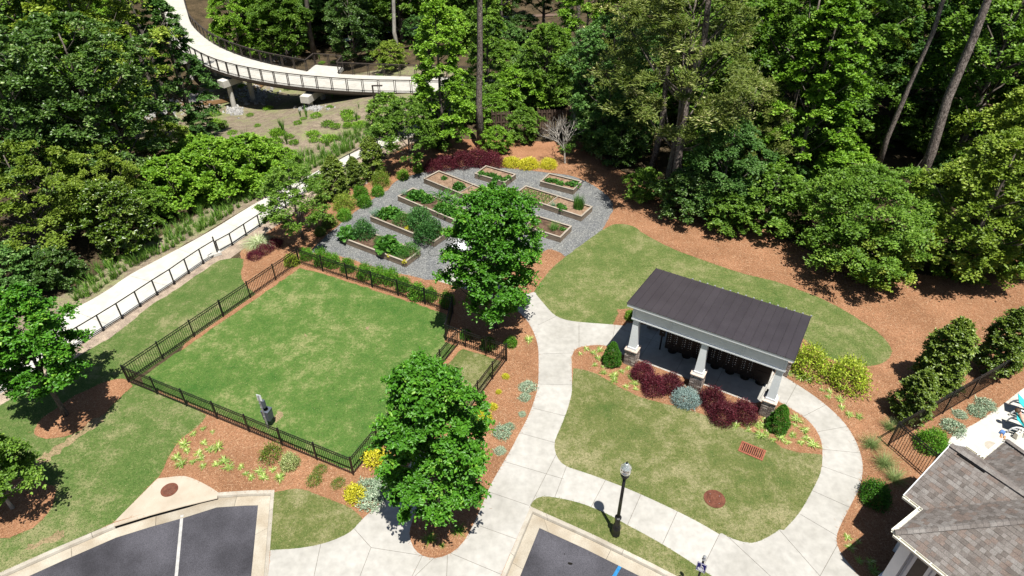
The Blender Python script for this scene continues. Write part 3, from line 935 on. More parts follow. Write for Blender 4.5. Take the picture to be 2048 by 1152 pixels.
def gen_tree(name, seed, h, cb, Rr, prof, nclump, nspray, nleaf, leaf, lw=0.55, crs=0.30, flat=0.62, droop=0.35, tr=0.12, limbs=22, oval=False, mat='mid', bark='bark', inner=0.38, shoots=0, lean=(0, 0), jit=1.0, wig=1.0):
    rg = np.random.default_rng(seed)
    t = (np.arange(nclump) + rg.random(nclump)) / nclump
    t = t ** 0.9
    ang = np.arange(nclump) * 2.39996 + rg.uniform(-0.5, 0.5, nclump)
    ph = rg.uniform(0, 6.28, 4)
    lump = 1 + 0.16 * np.sin(2 * ang + ph[0] + 3 * t) + 0.13 * np.sin(3 * ang + ph[1] - 4 * t) + 0.10 * np.sin(9 * t + ph[2])
    rad = PROF[prof](t) * Rr * lump * np.sqrt(rg.uniform(inner, 1, nclump)) * (1 - crs * 0.45)
    C = np.column_stack([rad * np.cos(ang) + lean[0] * t, rad * np.sin(ang) + lean[1] * t, cb + (h - cb) * (0.03 + 0.9 * t)])
    rc = 0.86 * Rr * crs * rg.uniform(0.65, 1.45, nclump) * (0.55 + 0.45 * PROF[prof](t))
    cr = rg.random(nclump)
    # sprays
    ns = nclump * nspray
    ci = np.repeat(np.arange(nclump), nspray)
    out = np.column_stack([np.cos(ang), np.sin(ang), 0.35 + 0 * ang])[ci]
    d = rand_dirs(rg, ns)
    d[:, 2] = np.abs(d[:, 2]) * 0.95 - 0.18
    d = norm(d + out * 0.45)
    ln = rc[ci] * rg.uniform(0.55, 1.15, ns)
    if shoots:
        top = np.nonzero(t > 0.55)[0]
        k = rg.choice(ns, shoots, replace=False)
        k = k[np.isin(ci[k], top)]
        d[k] = norm(np.column_stack([rg.normal(0, .16, len(k)), rg.normal(0, .16, len(k)), np.ones(len(k))]))
        ln[k] *= 2.0
    li = np.repeat(np.arange(ns), nleaf)
    s = (np.tile(np.arange(nleaf), ns) + rg.random(ns * nleaf)) / nleaf
    s = 0.12 + 0.88 * s
    dd, ll = d[li], ln[li][:, None]
    P = C[ci[li]] + dd * ll * s[:, None] * np.array([1, 1, flat]) + rg.normal(0, 1, (len(li), 3)) * ll * 0.07 * jit
    P[:, 2] -= droop * ll[:, 0] * s ** 2
    side = np.where(rg.random(len(li)) < 0.5, 1.0, -1.0)[:, None]
    T = dd * 0.55 + np.cross(dd, [0, 0, 1.0]) * side * 0.9 + rg.normal(0, .25, (len(li), 3)) + np.array([0, 0, -0.12])
    Nn = np.array([0, 0, 1.0]) + rg.normal(0, .42, (len(li), 3)) + dd * 0.3
    Lv = leaf * rg.uniform(0.65, 1.3, len(li))
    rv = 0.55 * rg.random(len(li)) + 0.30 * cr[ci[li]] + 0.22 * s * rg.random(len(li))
    crown = leaf_mesh(name + '_crown', P, T, Nn, Lv, Lv * lw, rv, L[mat], oval=oval)
    mb = MB()
    kk = 7
    zt = h * 0.88
    ptx = [(lean[0] * (i / kk) ** 1.5 * 0.9 + rg.normal(0, .03) * tr * 6 * wig * (i > 0), lean[1] * (i / kk) ** 1.5 * 0.9 + rg.normal(0, .03) * tr * 6 * wig * (i > 0), -0.15 + (zt + 0.15) * i / kk) for i in range(kk + 1)]
    mb.tube(ptx, [tr * (1.28 if i == 0 else 1.0) * (1 - 0.86 * (i / kk) ** 1.1) + 0.008 for i in range(kk + 1)], 9)
    for k in rg.permutation(nclump)[:limbs]:
        c = C[k]
        z0 = max(cb * 0.75, c[2] - 0.9 * np.hypot(c[0], c[1]) - 0.3)
        z0 = min(z0, zt * 0.9)
        f = (z0 + 0.15) / (zt + 0.15) * kk
        i0 = int(min(f, kk - 1))
        p0 = np.array(ptx[i0]) * (1 - (f - i0)) + np.array(ptx[i0 + 1]) * (f - i0)
        mid = (p0 + c) / 2 + np.array([0, 0, -0.10 * np.hypot(c[0], c[1])])
        r0 = tr * 0.42 * (1 - 0.6 * z0 / zt)
        mb.tube([p0, mid, c, c + (c - mid) * 0.35], [r0, r0 * 0.65, r0 * 0.35, r0 * 0.12], 5)
    trunk = mb.mesh(name + '_trunk', M[bark], True)
    return crown, trunk


def plant_tree(name, proto, loc, label, cat='tree', group=None, rz=0.0, sc=1.0, mat=None, bark=None):
    crown, trunk = proto
    e = empty(name, loc, rz)
    tag(e, label, cat, group)
    e.scale = sc if hasattr(sc, '__len__') else (sc, sc, sc)
    inst('trunk', trunk, (0, 0, 0), e, mat=M[bark] if bark else None)
    inst('crown', crown, (0, 0, 0), e, mat=L[mat] if mat else None)
    return e


def gen_bush(name, seed, Rr, h, n, leaf, lw=0.6, mat='shrub', dome=True, lumps=7, up=0.55, flat=1.0, oval=False, cone=False, loose=0.10, stemn=5):
    rg = np.random.default_rng(seed)
    d = rand_dirs(rg, n)
    d[:, 2] = np.abs(d[:, 2]) if dome else d[:, 2]
    r = rg.uniform(0.35, 1, n) ** 0.42
    lc = rand_dirs(rg, lumps)
    lc[:, 2] = np.abs(lc[:, 2])
    w = np.exp(-((d[:, None, :] - lc[None]) ** 2).sum(2) * 3.2).max(1)
    r = r * (0.78 + 0.30 * w)
    if cone:
        t = rg.random(n) ** 1.25
        an = rg.uniform(0, 6.283, n)
        env = np.sqrt(np.clip(1 - t, 0, 1)) * (1 - 0.15 * t) * np.clip(0.72 + t * 2.2, 0, 1)
        env = env * (1 + 0.10 * np.sin(4 * an + 11 * t + 1.0) + 0.08 * np.sin(9 * an - 17 * t))
        rr = env * (0.55 + 0.45 * rg.random(n) ** 0.4)
        P = np.column_stack([rr * np.cos(an) * Rr, rr * np.sin(an) * Rr, 0.03 + t * h])
        o = norm(np.column_stack([np.cos(an), np.sin(an), 0.5 + 0 * an]))
    else:
        P = d * r[:, None] * np.array([Rr, Rr, h]) + rg.normal(0, loose * Rr, (n, 3)) * np.array([1, 1, 0.5])
        P[:, 2] = np.abs(P[:, 2]) + 0.02
        o = d
    T = o * 0.6 + rg.normal(0, .6, (n, 3)) + np.array([0, 0, 0.35])
    Nn = o * (1 - up) + np.array([0, 0, up]) + rg.normal(0, .4, (n, 3))
    Lv = leaf * rg.uniform(0.6, 1.3, n)
    hh = P[:, 2] / max(h, 1e-3)
    rv = 0.75 * rg.random(n) + 0.25 * np.clip(hh, 0, 1) * rg.random(n) * 1.3
    return leaf_mesh(name, P, T, Nn, Lv, Lv * lw, rv, L[mat], oval=oval)


def gen_tuft(name, seed, n, ln, wd, spread, mat, arch=0.6, base=0.05, seg=3):
    rg = np.random.default_rng(seed)
    mbv, mbf, rv = [], [], []
    for i in range(n):
        a = rg.uniform(0, 6.283)
        e = rg.uniform(0.15, 1.0) * spread
        l_ = ln * rg.uniform(0.6, 1.15)
        r0 = base * math.sqrt(rg.random())
        a0 = rg.uniform(0, 6.283)
        p = np.array([r0 * math.cos(a0), r0 * math.sin(a0), 0.0])
        dirv = np.array([math.cos(a) * math.sin(e), math.sin(a) * math.sin(e), math.cos(e)])
        sd = np.array([-math.sin(a), math.cos(a), 0.0])
        b = len(mbv)
        q = p.copy()
        val = rg.random()
        for k in range(seg + 1):
            f = k / seg
            w = wd * (1 - f) ** 0.7 * (0.7 + 0.3 * min(1, f * 4)) / 2
            if k == seg:
                mbv.append(q.copy())
                rv.append(val)
            else:
                mbv.append(q - sd * w)
                mbv.append(q + sd * w)
                rv += [val, val]
            dirv = dirv + np.array([math.cos(a) * 0.3 * arch, math.sin(a) * 0.3 * arch, -0.42 * arch])
            dirv /= np.linalg.norm(dirv)
            q = q + dirv * l_ / seg
        for k in range(seg - 1):
            mbf.append((b + 2 * k, b + 2 * k + 1, b + 2 * k + 3, b + 2 * k + 2))
        mbf.append((b + 2 * seg - 2, b + 2 * seg - 1, b + 2 * seg))
    me = bpy.data.meshes.new(name)
    me.from_pydata([tuple(map(float, p)) for p in mbv], [], mbf)
    a_t = me.attributes.new('rnd', 'FLOAT', 'POINT')
    a_t.data.foreach_set('value', np.array(rv, np.float32))
    me.materials.append(L[mat])
    me.update()
    return me


# fallen needles and grass blades, too many to count
def scatter_blades(name, rgs, dens, seed, ln, wd, mat, rise, label, cat, zoff=0.0, spill=0.02, far=45.0):
    rg = np.random.default_rng(seed)
    P2 = sample_region(rgs, dens, seed)
    P2 = P2 + rg.normal(0, spill, P2.shape)
    keep = (P2[:, 1] < far) & (P2[:, 1] > 6) & (np.abs(P2[:, 0]) < P2[:, 1] * 0.86 + 12)
    P2 = P2[keep]
    n = len(P2)
    P = np.column_stack([P2, np.full(n, zoff)])
    a = rg.uniform(0, 6.283, n)
    T = np.column_stack([np.cos(a), np.sin(a), rise * rg.uniform(0.2, 1.2, n)])
    Nn = np.column_stack([rg.normal(0, .5, n), rg.normal(0, .5, n), np.ones(n)])
    Lv = ln * rg.uniform(0.6, 1.3, n)
    me = leaf_mesh(name, P, T, Nn, Lv, wd * rg.uniform(0.7, 1.3, n), rg.random(n), L[mat], fold=0.1)
    o = inst(name, me, (0, 0, 0))
    return tag(o, label, cat, kind='stuff')


scatter_blades('pine_needles', ['pine_straw', 'tree_straw'], 380, 51, 0.16, 0.008, 'straw', 0.20, 'loose orange brown pine needles strewn over the beds', 'pine straw', 0.004)
scatter_blades('stray_needles', ['pine_straw', 'tree_straw'], 9, 54, 0.15, 0.008, 'straw', 0.08, 'stray pine needles scattered past the bed edges', 'pine straw', 0.010, spill=0.28)
scatter_blades('lawn_blades', ['front_lawn', 'kerb_lawn', 'lamp_lawn', 'dog_run_lawn', 'back_lawn'], 480, 52, 0.055, 0.013, 'blade', 0.6, 'short mown dry grass blades of the lawns around the pavilion', 'grass', 0.0, far=40)
scatter_blades('green_lawn_blades', ['side_lawn', 'dog_park_lawn', 'dirt'], 480, 53, 0.055, 0.013, 'blade_green', 0.6, 'short mown green grass blades of the dog park and side lawn', 'grass', 0.0, far=40)


# ------------------------------------------------------------------ kerbs, gutters, inlet, paint
def sweep_pieces(pl, prof, parent, name, mat, piece=3.0, gap=0.012, off0=0.0):
    P = [np.array(p, float) for p in pl]
    seg = [np.linalg.norm(b - a) for a, b in zip(P[:-1], P[1:])]
    cum = np.concatenate([[0], np.cumsum(seg)])
    full = {d: offset_line(pl, d) for d, z in prof}

    def at_s(s, d):
        i = int(min(np.searchsorted(cum, s, 'right') - 1, len(P) - 2))
        f = (s - cum[i]) / seg[i]
        a, b = np.array(full[d][i]), np.array(full[d][i + 1])
        return a * (1 - f) + b * f
    s = 0.0
    tot = cum[-1]
    while s < tot - 0.05:
        e = min(s + piece * gr.uniform(0.9, 1.1), tot)
        if tot - e < 0.6:
            e = tot
        st = [s + gap / 2] + [c for c in cum if s + 0.02 < c < e - 0.02] + [e - gap / 2]
        vs, fs = [], []
        k = len(prof)
        for q in st:
            for d, z in prof:
                p = at_s(q, d)
                vs.append((p[0], p[1], z))
        for i in range(len(st) - 1):
            for j in range(k):
                fs.append((i * k + j, i * k + (j + 1) % k, (i + 1) * k + (j + 1) % k, (i + 1) * k + j))
        fs.append(tuple(range(k - 1, -1, -1)))
        fs.append(tuple((len(st) - 1) * k + j for j in range(k)))
        MB().add(vs, fs).build(name, M[mat], parent)
        s = e


KP = [(0.0, -0.25), (0.17, -0.25), (0.17, -0.10), (0.145, -0.012), (0.125, 0.006), (0.0, 0.006)]
GP = [(0.172, -0.25), (0.60, -0.25), (0.60, -0.112), (0.172, -0.128)]
kerb_root = tag(ground_obj['kerb_bed'], kind='structure')
for line in (KERB_L1, KERB_L2, KERB_R):
    sweep_pieces(line, KP, kerb_root, 'kerbstone', 'kerb')
for line in (lot_left, KERB_R):
    sweep_pieces(line, GP, kerb_root, 'gutter_pan', 'gutter')
# kerb inlet: a concrete lid with a dark slot under its front edge
inl = empty('kerb_inlet', INLET[1])
tag(inl, 'sandy concrete storm inlet lid with a dark slot along the kerb', 'storm drain')
o0 = Vector((INLET[1][0], INLET[1][1], 0))


def loc_line(pl, o):
    return [(p[0] - o[0], p[1] - o[1]) for p in pl]


il = loc_line(INLET, o0)
vs, fs = [], []
for prof, nm, mt in (([(0.0, -0.045), (0.14, -0.045), (0.155, -0.02), (0.14, 0.012), (0.0, 0.012)], 'lid_lip', 'apron'), ([(0.02, -0.13), (0.05, -0.13), (0.05, -0.047), (0.02, -0.047)], 'slot', 'void')):
    vs, fs = [], []
    k = len(prof)
    offs = {d: offset_line(il, d) for d, z in prof}
    for i in range(len(il)):
        for d, z in prof:
            vs.append((offs[d][i][0], offs[d][i][1], z))
    for i in range(len(il) - 1):
        for j in range(k):
            fs.append((i * k + j, i * k + (j + 1) % k, (i + 1) * k + (j + 1) % k, (i + 1) * k + j))
    fs += [tuple(range(k - 1, -1, -1)), tuple((len(il) - 1) * k + j for j in range(k))]
    MB().add(vs, fs).build(nm, M[mt], inl)


def stripe(name, a, b, w, mat, label):
    p, q = np.array(a), np.array(b)
    d = (q - p) / np.linalg.norm(q - p)
    n = np.array([-d[1], d[0]]) * w / 2
    c = (p + q) / 2
    mb = MB().prism([tuple(p - n - c), tuple(q - n - c), tuple(q + n - c), tuple(p + n - c)], -0.118, -0.114)
    return tag(mb.build(name, M[mat], loc=(c[0], c[1], 0)), label, 'road marking', kind='structure')


stripe('parking_line', at(352, 1158, -0.12), at(364, 1030, -0.12), 0.11, 'white_paint', 'white parking bay line on the asphalt')
stripe('accessible_bay_line', at(1212, 1180, -0.12), at(1241, 1131, -0.12), 0.12, 'blue_paint', 'blue accessible bay line on the asphalt')
for k, (u, v, r1, r2) in enumerate([(1140, 1127, 0.10, 0.045), (1129, 1108, 0.03, 0.02), (1120, 1104, 0.02, 0.012)]):
    x, y = at(u, v, -0.12)
    blob = [(r1 * math.cos(a) * gr.uniform(0.8, 1.15), r2 * math.sin(a) * gr.uniform(0.8, 1.2)) for a in np.linspace(0, 6.28, 12)[:-1]]
    tag(MB().prism(blob, 0, 0.003).build('oil_spot', M['void'], loc=(x, y, -0.119), rz=-0.2), ['largest black oil spot on the right hand asphalt', 'middle small oil spot on the right hand asphalt', 'smallest oil spot on the right hand asphalt'][k], 'stain')


def cover(name, loc, r, mat, label, ring=None):
    e = empty(name, loc)
    tag(e, label, 'manhole')
    MB().lathe([(r + 0.05, 0.0), (r + 0.05, 0.018), (r + 0.005, 0.02), (r + 0.005, 0.004)], 36).build('frame', M[ring or mat], e)
    MB().lathe([(r, 0.0), (r, 0.016), (r * 0.86, 0.018)], 36).build('lid', M[mat], e)
    for k in range(3):
        rr = r * (0.25 + 0.25 * k)
        pts = [(rr * math.cos(a), rr * math.sin(a), 0.022) for a in np.linspace(0, 2 * math.pi, 30)]
        MB().tube(pts, 0.008, 4).build('raised_ring', M[mat], e)
    for k in range(4):
        a = k * math.pi / 2 + 0.5
        MB().lathe([(0.014, 0.016), (0.012, 0.024)], 8, c=(r * 0.7 * math.cos(a), r * 0.7 * math.sin(a), 0)).build('bolt', M['grey_steel'] if mat == 'rust' else M[mat], e)
    return e


cover('manhole_cover', (*at(1429, 998), 0.004), 0.36, 'rust', 'red rusty round manhole cover in the lawn before the pavilion')
cover('manhole_cover', (*at(339, 980), 0.006), 0.27, 'rust_dark', 'brown cast iron manhole cover set in the concrete inlet lid', 'rust')
# drain grate
gc = np.array(at(1504, 902))
ga = np.array(at(1526, 906)) - np.array(at(1487, 890))
gang = math.atan2(*(np.array(at(1517, 914)) - np.array(at(1481, 899)))[::-1])
e = tag(empty('drain_grate', (gc[0], gc[1], 0.004), gang), 'red rusty slotted drain grate in the lawn beside the shrub bed', 'drain grate')
MB().box((0, 0, 0.001), (0.9, 0.52, 0.006)).build('pit', M['void'], e)
fr = MB()
for sx, sy, cx, cy in ((1.0, 0.06, 0, 0.27), (1.0, 0.06, 0, -0.27), (0.06, 0.48, 0.47, 0), (0.06, 0.48, -0.47, 0)):
    fr.box((cx, cy, 0.014), (sx, sy, 0.035))
fr.build('frame', M['rust_grate'], e)
bme = MB().box((0, 0, 0.012), (0.038, 0.48, 0.024)).mesh('bar', M['rust_grate'])
for k in range(11):
    inst('bar', bme, (-0.40 + k * 0.08, 0, 0), e)

# ------------------------------------------------------------------ mail pavilion
PA = math.atan2(pv_a[1], pv_a[0])
pav = tag(empty('mail_pavilion', (*pv(0, 0), 0), PA), 'open mail pavilion with dark metal roof, white beams and brick piers', 'pavilion')
LN, DP = PV_LEN, 3.0
ROOF_F, ROOF_B = 3.62, 3.22
RY0, RY1 = -0.36, 3.40
RX0, RX1 = -0.46, LN + 0.40
NP = 20
pw = (RX1 - RX0) / NP


def roof_z(y):
    return ROOF_F + (ROOF_B - ROOF_F) * (y - RY0) / (RY1 - RY0)


pm = MB()
t_ = 0.02
pm.hexa([(0.012, RY0, roof_z(RY0) - t_), (pw - 0.012, RY0, roof_z(RY0) - t_), (pw - 0.012, RY1, roof_z(RY1) - t_), (0.012, RY1, roof_z(RY1) - t_), (0.012, RY0, roof_z(RY0)), (pw - 0.012, RY0, roof_z(RY0)), (pw - 0.012, RY1, roof_z(RY1)), (0.012, RY1, roof_z(RY1))])
pme = pm.mesh('roof_panel', M['roof_metal'])
sm = MB()
sm.hexa([(-0.012, RY0, roof_z(RY0) - t_), (0.012, RY0, roof_z(RY0) - t_), (0.012, RY1, roof_z(RY1) - t_), (-0.012, RY1, roof_z(RY1) - t_), (-0.010, RY0, roof_z(RY0) + 0.03), (0.010, RY0, roof_z(RY0) + 0.03), (0.010, RY1, roof_z(RY1) + 0.03), (-0.010, RY1, roof_z(RY1) + 0.03)])
sme = sm.mesh('roof_seam', M['roof_metal'])
for k in range(NP):
    inst('roof_panel', pme, (RX0 + k * pw, 0, 0), pav)
for k in range(NP + 1):
    inst('roof_seam', sme, (RX0 + k * pw, 0, 0), pav)
clip_me = MB().box((0, RY1 + 0.01, roof_z(RY1) + 0.02), (0.07, 0.06, 0.04)).mesh('seam_clip', M['grey_steel'])
for k in range(5, NP + 1):
    inst('seam_clip', clip_me, (RX0 + k * pw, 0, 0), pav)
MB().hexa([(RX0 + 0.04, RY0 + 0.05, roof_z(RY0) - 0.12), (RX1 - 0.04, RY0 + 0.05, roof_z(RY0) - 0.12), (RX1 - 0.04, RY1 - 0.05, roof_z(RY1) - 0.12), (RX0 + 0.04, RY1 - 0.05, roof_z(RY1) - 0.12), (RX0 + 0.04, RY0 + 0.05, roof_z(RY0) - 0.025), (RX1 - 0.04, RY0 + 0.05, roof_z(RY0) - 0.025), (RX1 - 0.04, RY1 - 0.05, roof_z(RY1) - 0.025), (RX0 + 0.04, RY1 - 0.05, roof_z(RY1) - 0.025)]).build('soffit', M['trim'], pav)
fz = ROOF_F - 0.022
MB().box(((RX0 + RX1) / 2, RY0 + 0.035, fz - 0.075), (RX1 - RX0 - 0.04, 0.03, 0.15)).build('front_fascia', M['trim'], pav)
bz = ROOF_B - 0.022
MB().box(((RX0 + RX1) / 2, RY1 - 0.035, bz - 0.075), (RX1 - RX0 - 0.04, 0.03, 0.15)).build('rear_fascia', M['trim'], pav)
for x in (RX0 + 0.02, RX1 - 0.02):
    MB().hexa([(x - 0.015, RY0 + 0.055, roof_z(RY0) - 0.17), (x + 0.015, RY0 + 0.055, roof_z(RY0) - 0.17), (x + 0.015, RY1 - 0.055, roof_z(RY1) - 0.17), (x - 0.015, RY1 - 0.055, roof_z(RY1) - 0.17), (x - 0.015, RY0 + 0.055, roof_z(RY0) - 0.023), (x + 0.015, RY0 + 0.055, roof_z(RY0) - 0.023), (x + 0.015, RY1 - 0.055, roof_z(RY1) - 0.023), (x - 0.015, RY1 - 0.055, roof_z(RY1) - 0.023)]).build('rake_board', M['trim'], pav)
BB = 2.72
MB().box((LN / 2, -0.02, (BB + 3.44) / 2), (LN + 0.36, 0.30, 3.44 - BB)).build('front_beam', M['trim'], pav)
MB().box((LN / 2, DP, (BB + 3.09) / 2), (LN + 0.36, 0.30, 3.09 - BB)).build('rear_beam', M['trim'], pav)
for x in (0, LN):
    MB().box((x, DP / 2, (BB + 3.06) / 2), (0.30, DP - 0.36, 3.06 - BB)).build('side_beam', M['trim'], pav)
MB().box((LN / 2, -0.19, BB + 0.035), (LN + 0.42, 0.04, 0.075)).build('beam_trim', M['trim'], pav)
for x in (-0.15, LN * 0.25, LN * 0.75, LN + 0.15):
    MB().box((x, -0.18, (BB + 3.43) / 2 + 0.03), (0.085, 0.022, 3.43 - BB - 0.08)).build('batten', M['trim'], pav)
brick_me = [MB().box((0, 0, 0), (0.172, 0.05, 0.047)).mesh('brick', M['brick%d' % i]) for i in range(3)]
half_me = [MB().box((0, 0, 0), (0.080, 0.05, 0.047)).mesh('brick', M['brick%d' % i]) for i in range(3)]
br = random.Random(5)
PW, NC = 0.56, 13
for row, y in ((0, 0.0), (1, DP)):
    for x in (0.0, LN / 2, LN):
        p = MB().box((0, 0, 0.45), (PW - 0.012, PW - 0.012, 0.90)).build('brick_pier', M['mortar'], pav, loc=(x, y, 0))
        rest = MB()
        for c in range(NC):
            z = 0.035 + c * 0.068
            for side in range(4):
                a = side * math.pi / 2
                cells = [(-0.187, 1), (0.0, 1), (0.187, 1)] if (c + side) % 2 == 0 else [(-0.234, 0), (-0.094, 1), (0.094, 1), (0.234, 0)]
                for (q, fullb) in cells:
                    mi = br.choices([0, 1, 2], [5, 3, 2])[0]
                    lx = q * math.cos(a) + (PW / 2 - 0.022) * math.sin(a)
                    ly = q * math.sin(a) - (PW / 2 - 0.022) * math.cos(a)
                    if row == 0 and side in (0, 1):
                        inst('brick', (brick_me if fullb else half_me)[mi], (lx, ly, z), p, a)
                    else:
                        rest.box((lx, ly, z), (0.172 if fullb else 0.080, 0.05, 0.047), a, mi)
        tag(rest.build('brickwork', [M['brick0'], M['brick1'], M['brick2']], p), kind='stuff')
        cp = MB().box((x, y, 0.925), (0.62, 0.62, 0.05)).build('pier_cap', M['brick_cap'], pav)
        cm = MB().box((0, 0, 0), (0.055, 0.02, 0.046)).mesh('cap_brick', M['brick_cap'])
        for k in range(9):
            inst('cap_brick', cm, (x - 0.26 + k * 0.065, y - 0.318, 0.925), cp)
        MB().box((x, y, 1.01), (0.42, 0.42, 0.12)).build('column_base', M['trim'], pav)
        MB().box((x, y, (1.07 + BB) / 2), (0.37, 0.37, BB - 1.07), top=(0.25, 0.25)).build('column', M['trim'], pav)
        MB().box((x, y, BB - 0.04), (0.33, 0.33, 0.07)).build('column_capital', M['trim'], pav)
MB().box((LN - 0.22, 0.25, 1.02), (0.10, 0.07, 0.18)).build('outlet_box', M['black_metal'], pav)

# cluster mailboxes under the roof
door_me = MB().box((0, 0, 0), (0.27, 0.018, 0.115)).mesh('mailbox_door', M['bronze'])
lab_me = MB().box((0, 0, 0), (0.040, 0.008, 0.030)).mesh('number_label', M['plate'])
lock_me = MB().box((0, 0, 0), (0.022, 0.010, 0.022)).mesh('lock', M['plate'])
big_me = MB().box((0, 0, 0), (0.27, 0.018, 0.24)).mesh('parcel_door', M['bronze'])


def mailbox(s, t, label, rows=7, parcel=False, group='cluster mailboxes under the pavilion'):
    e = tag(empty('cluster_mailbox', (*pv(s, t), 0.0), PA), label, 'mailbox', group)
    MB().lathe([(0.22, 0.0), (0.22, 0.02), (0.15, 0.03), (0.14, 0.06), (0.14, 0.30)], 20).build('pedestal', M['bronze'], e)
    b = MB().box((0, 0, 0.90), (0.69, 0.46, 1.32))
    b.box((0, 0, 1.585), (0.70, 0.48, 0.05), top=(0.60, 0.40))
    b.build('cabinet', M['bronze'], e)
    if parcel:
        for q, z in ((-0.15, 1.28), (0.15, 1.28), (-0.15, 1.02), (0.15, 1.02), (-0.15, 0.76), (0.15, 0.76)):
            d = inst('parcel_door', big_me, (q, -0.238, z), e)
        return e
    for q in (-0.15, 0.15):
        for k in range(rows):
            z = 1.48 - k * 0.125
            d = inst('mailbox_door', door_me, (q, -0.238, z), e)
            inst('number_label', lab_me, (0.02, -0.012, 0.0), d)
            inst('lock', lock_me, (-0.09, -0.012, -0.02), d)
        d = inst('parcel_door', big_me, (q, -0.238, 0.55), e)
        inst('lock', lock_me, (-0.06, -0.012, 0.03), d)
    return e


ord_ = ['leftmost', 'second', 'third', 'fourth', 'fifth', 'sixth']
for k in range(6):
    mailbox(1.42 + k * 0.70, 1.75, '%s dark bronze cluster mailbox %sin the pavilion row, with pale number labels' % (ord_[k], '' if k == 0 else 'from the left '))
mailbox(1.42 + 6 * 0.70, 1.75, 'dark bronze parcel locker without labels at the right end of the mailbox row', parcel=True)
e = tag(empty('outgoing_mail_box', (*pv(0.85, 1.55), 0), PA), 'small dark box on a thin post left of the mailbox row', 'mailbox')
MB().tube([(0, 0, 0), (0, 0, 0.9)], 0.04, 8).build('post', M['bronze'], e)
MB().box((0, 0, 1.1), (0.26, 0.10, 0.42)).build('box', M['bronze'], e)
MB().box((0.03, -0.055, 1.12), (0.05, 0.01, 0.02)).build('label_plate', M['plate'], e)


# ------------------------------------------------------------------ fences
def picket_fence(name, label, p, q, h, post_step, pick_step, end_posts=(True, True), cat='fence', group=None, mat='black_metal', slope=None):
    p, q = np.array(p), np.array(q)
    ln = float(np.linalg.norm(q - p))
    d = (q - p) / ln
    ang = math.atan2(d[1], d[0])
    e = tag(empty(name, (p[0], p[1], 0.0), ang), label, cat, group)
    n = max(1, round(ln / post_step))
    pm_ = MB().box((0, 0, h / 2 + 0.03), (0.055, 0.055, h + 0.10))
    pm_.box((0, 0, h + 0.09), (0.07, 0.07, 0.025), top=(0.02, 0.02))
    pme_ = pm_.mesh('post', M[mat])
    for k in range(n + 1):
        if (k == 0 and not end_posts[0]) or (k == n and not end_posts[1]):
            continue
        inst('post', pme_, (ln * k / n, 0, 0), e)
    for z in (h, h - 0.13, 0.14):
        MB().box((ln / 2, 0, z), (ln, 0.026, 0.034)).build('rail', M[mat], e)
    km = MB().box((0, 0, (h + 0.06) / 2), (0.017, 0.017, h - 0.06)).mesh('picket', M[mat])
    m_ = int(ln / pick_step)
    for k in range(m_):
        x = (k + 0.5) * ln / m_
        if min(abs(x - ln * j / n) for j in range(n + 1)) > 0.045:
            inst('picket', km, (x, 0, 0), e)
    return e


FG = 'black metal picket fence runs around the dog park'
fW, fNW, fS = at(*FENCE_W), at(*FENCE_NW), at(*FENCE_S)
fNE, fJ, fJ2, fE = at(906, 627), at(892, 681), at(917, 690), at(1013, 722)
fG1, fG2 = at(838, 790), at(925, 838)
picket_fence('picket_fence', 'black picket fence along the dog park side facing the pale path', fW, fNW, 1.02, 1.83, 0.105, group=FG)
picket_fence('picket_fence', 'black picket fence between the dog park and the gravel garden hedge', fNW, fNE, 1.02, 1.83, 0.105, (False, True), group=FG)
picket_fence('picket_fence', 'short black picket fence jog at the dog park corner under the round tree', fNE, fJ, 1.02, 1.9, 0.105, (False, True), group=FG)
picket_fence('picket_fence', 'black picket fence closing the garden end of the narrow dog run', fJ, fE, 1.02, 1.2, 0.105, (False, True), group=FG)
picket_fence('picket_fence', 'black picket fence between dog park lawn and narrow dog run', fJ2, fS, 1.02, 1.83, 0.105, (False, True), group=FG)
picket_fence('picket_fence', 'black picket fence on the outer side of the narrow dog run', fE, fG2, 1.02, 1.6, 0.105, (False, True), group=FG)
picket_fence('picket_fence', 'black picket fence along the dog park front above the parking bay', fS, fW, 1.02, 1.83, 0.105, (False, False), group=FG)
picket_fence('picket_gate', 'black picket gate of the dog run behind the nearest tree', fG2, fG1, 1.02, 1.6, 0.105, (False, True), cat='gate')
pc = at(1775, 892)
p1 = at(2075, 716)
p2 = at(1850, 957)
picket_fence('pool_fence', 'black picket fence running along the pool deck bed to the right', pc, p1, 1.42, 1.8, 0.10, group='black picket fence runs round the pool')
picket_fence('pool_fence', 'short black picket fence from the pool corner to the shingled roof', pc, p2, 1.42, 2.0, 0.10, (False, True), group='black picket fence runs round the pool')

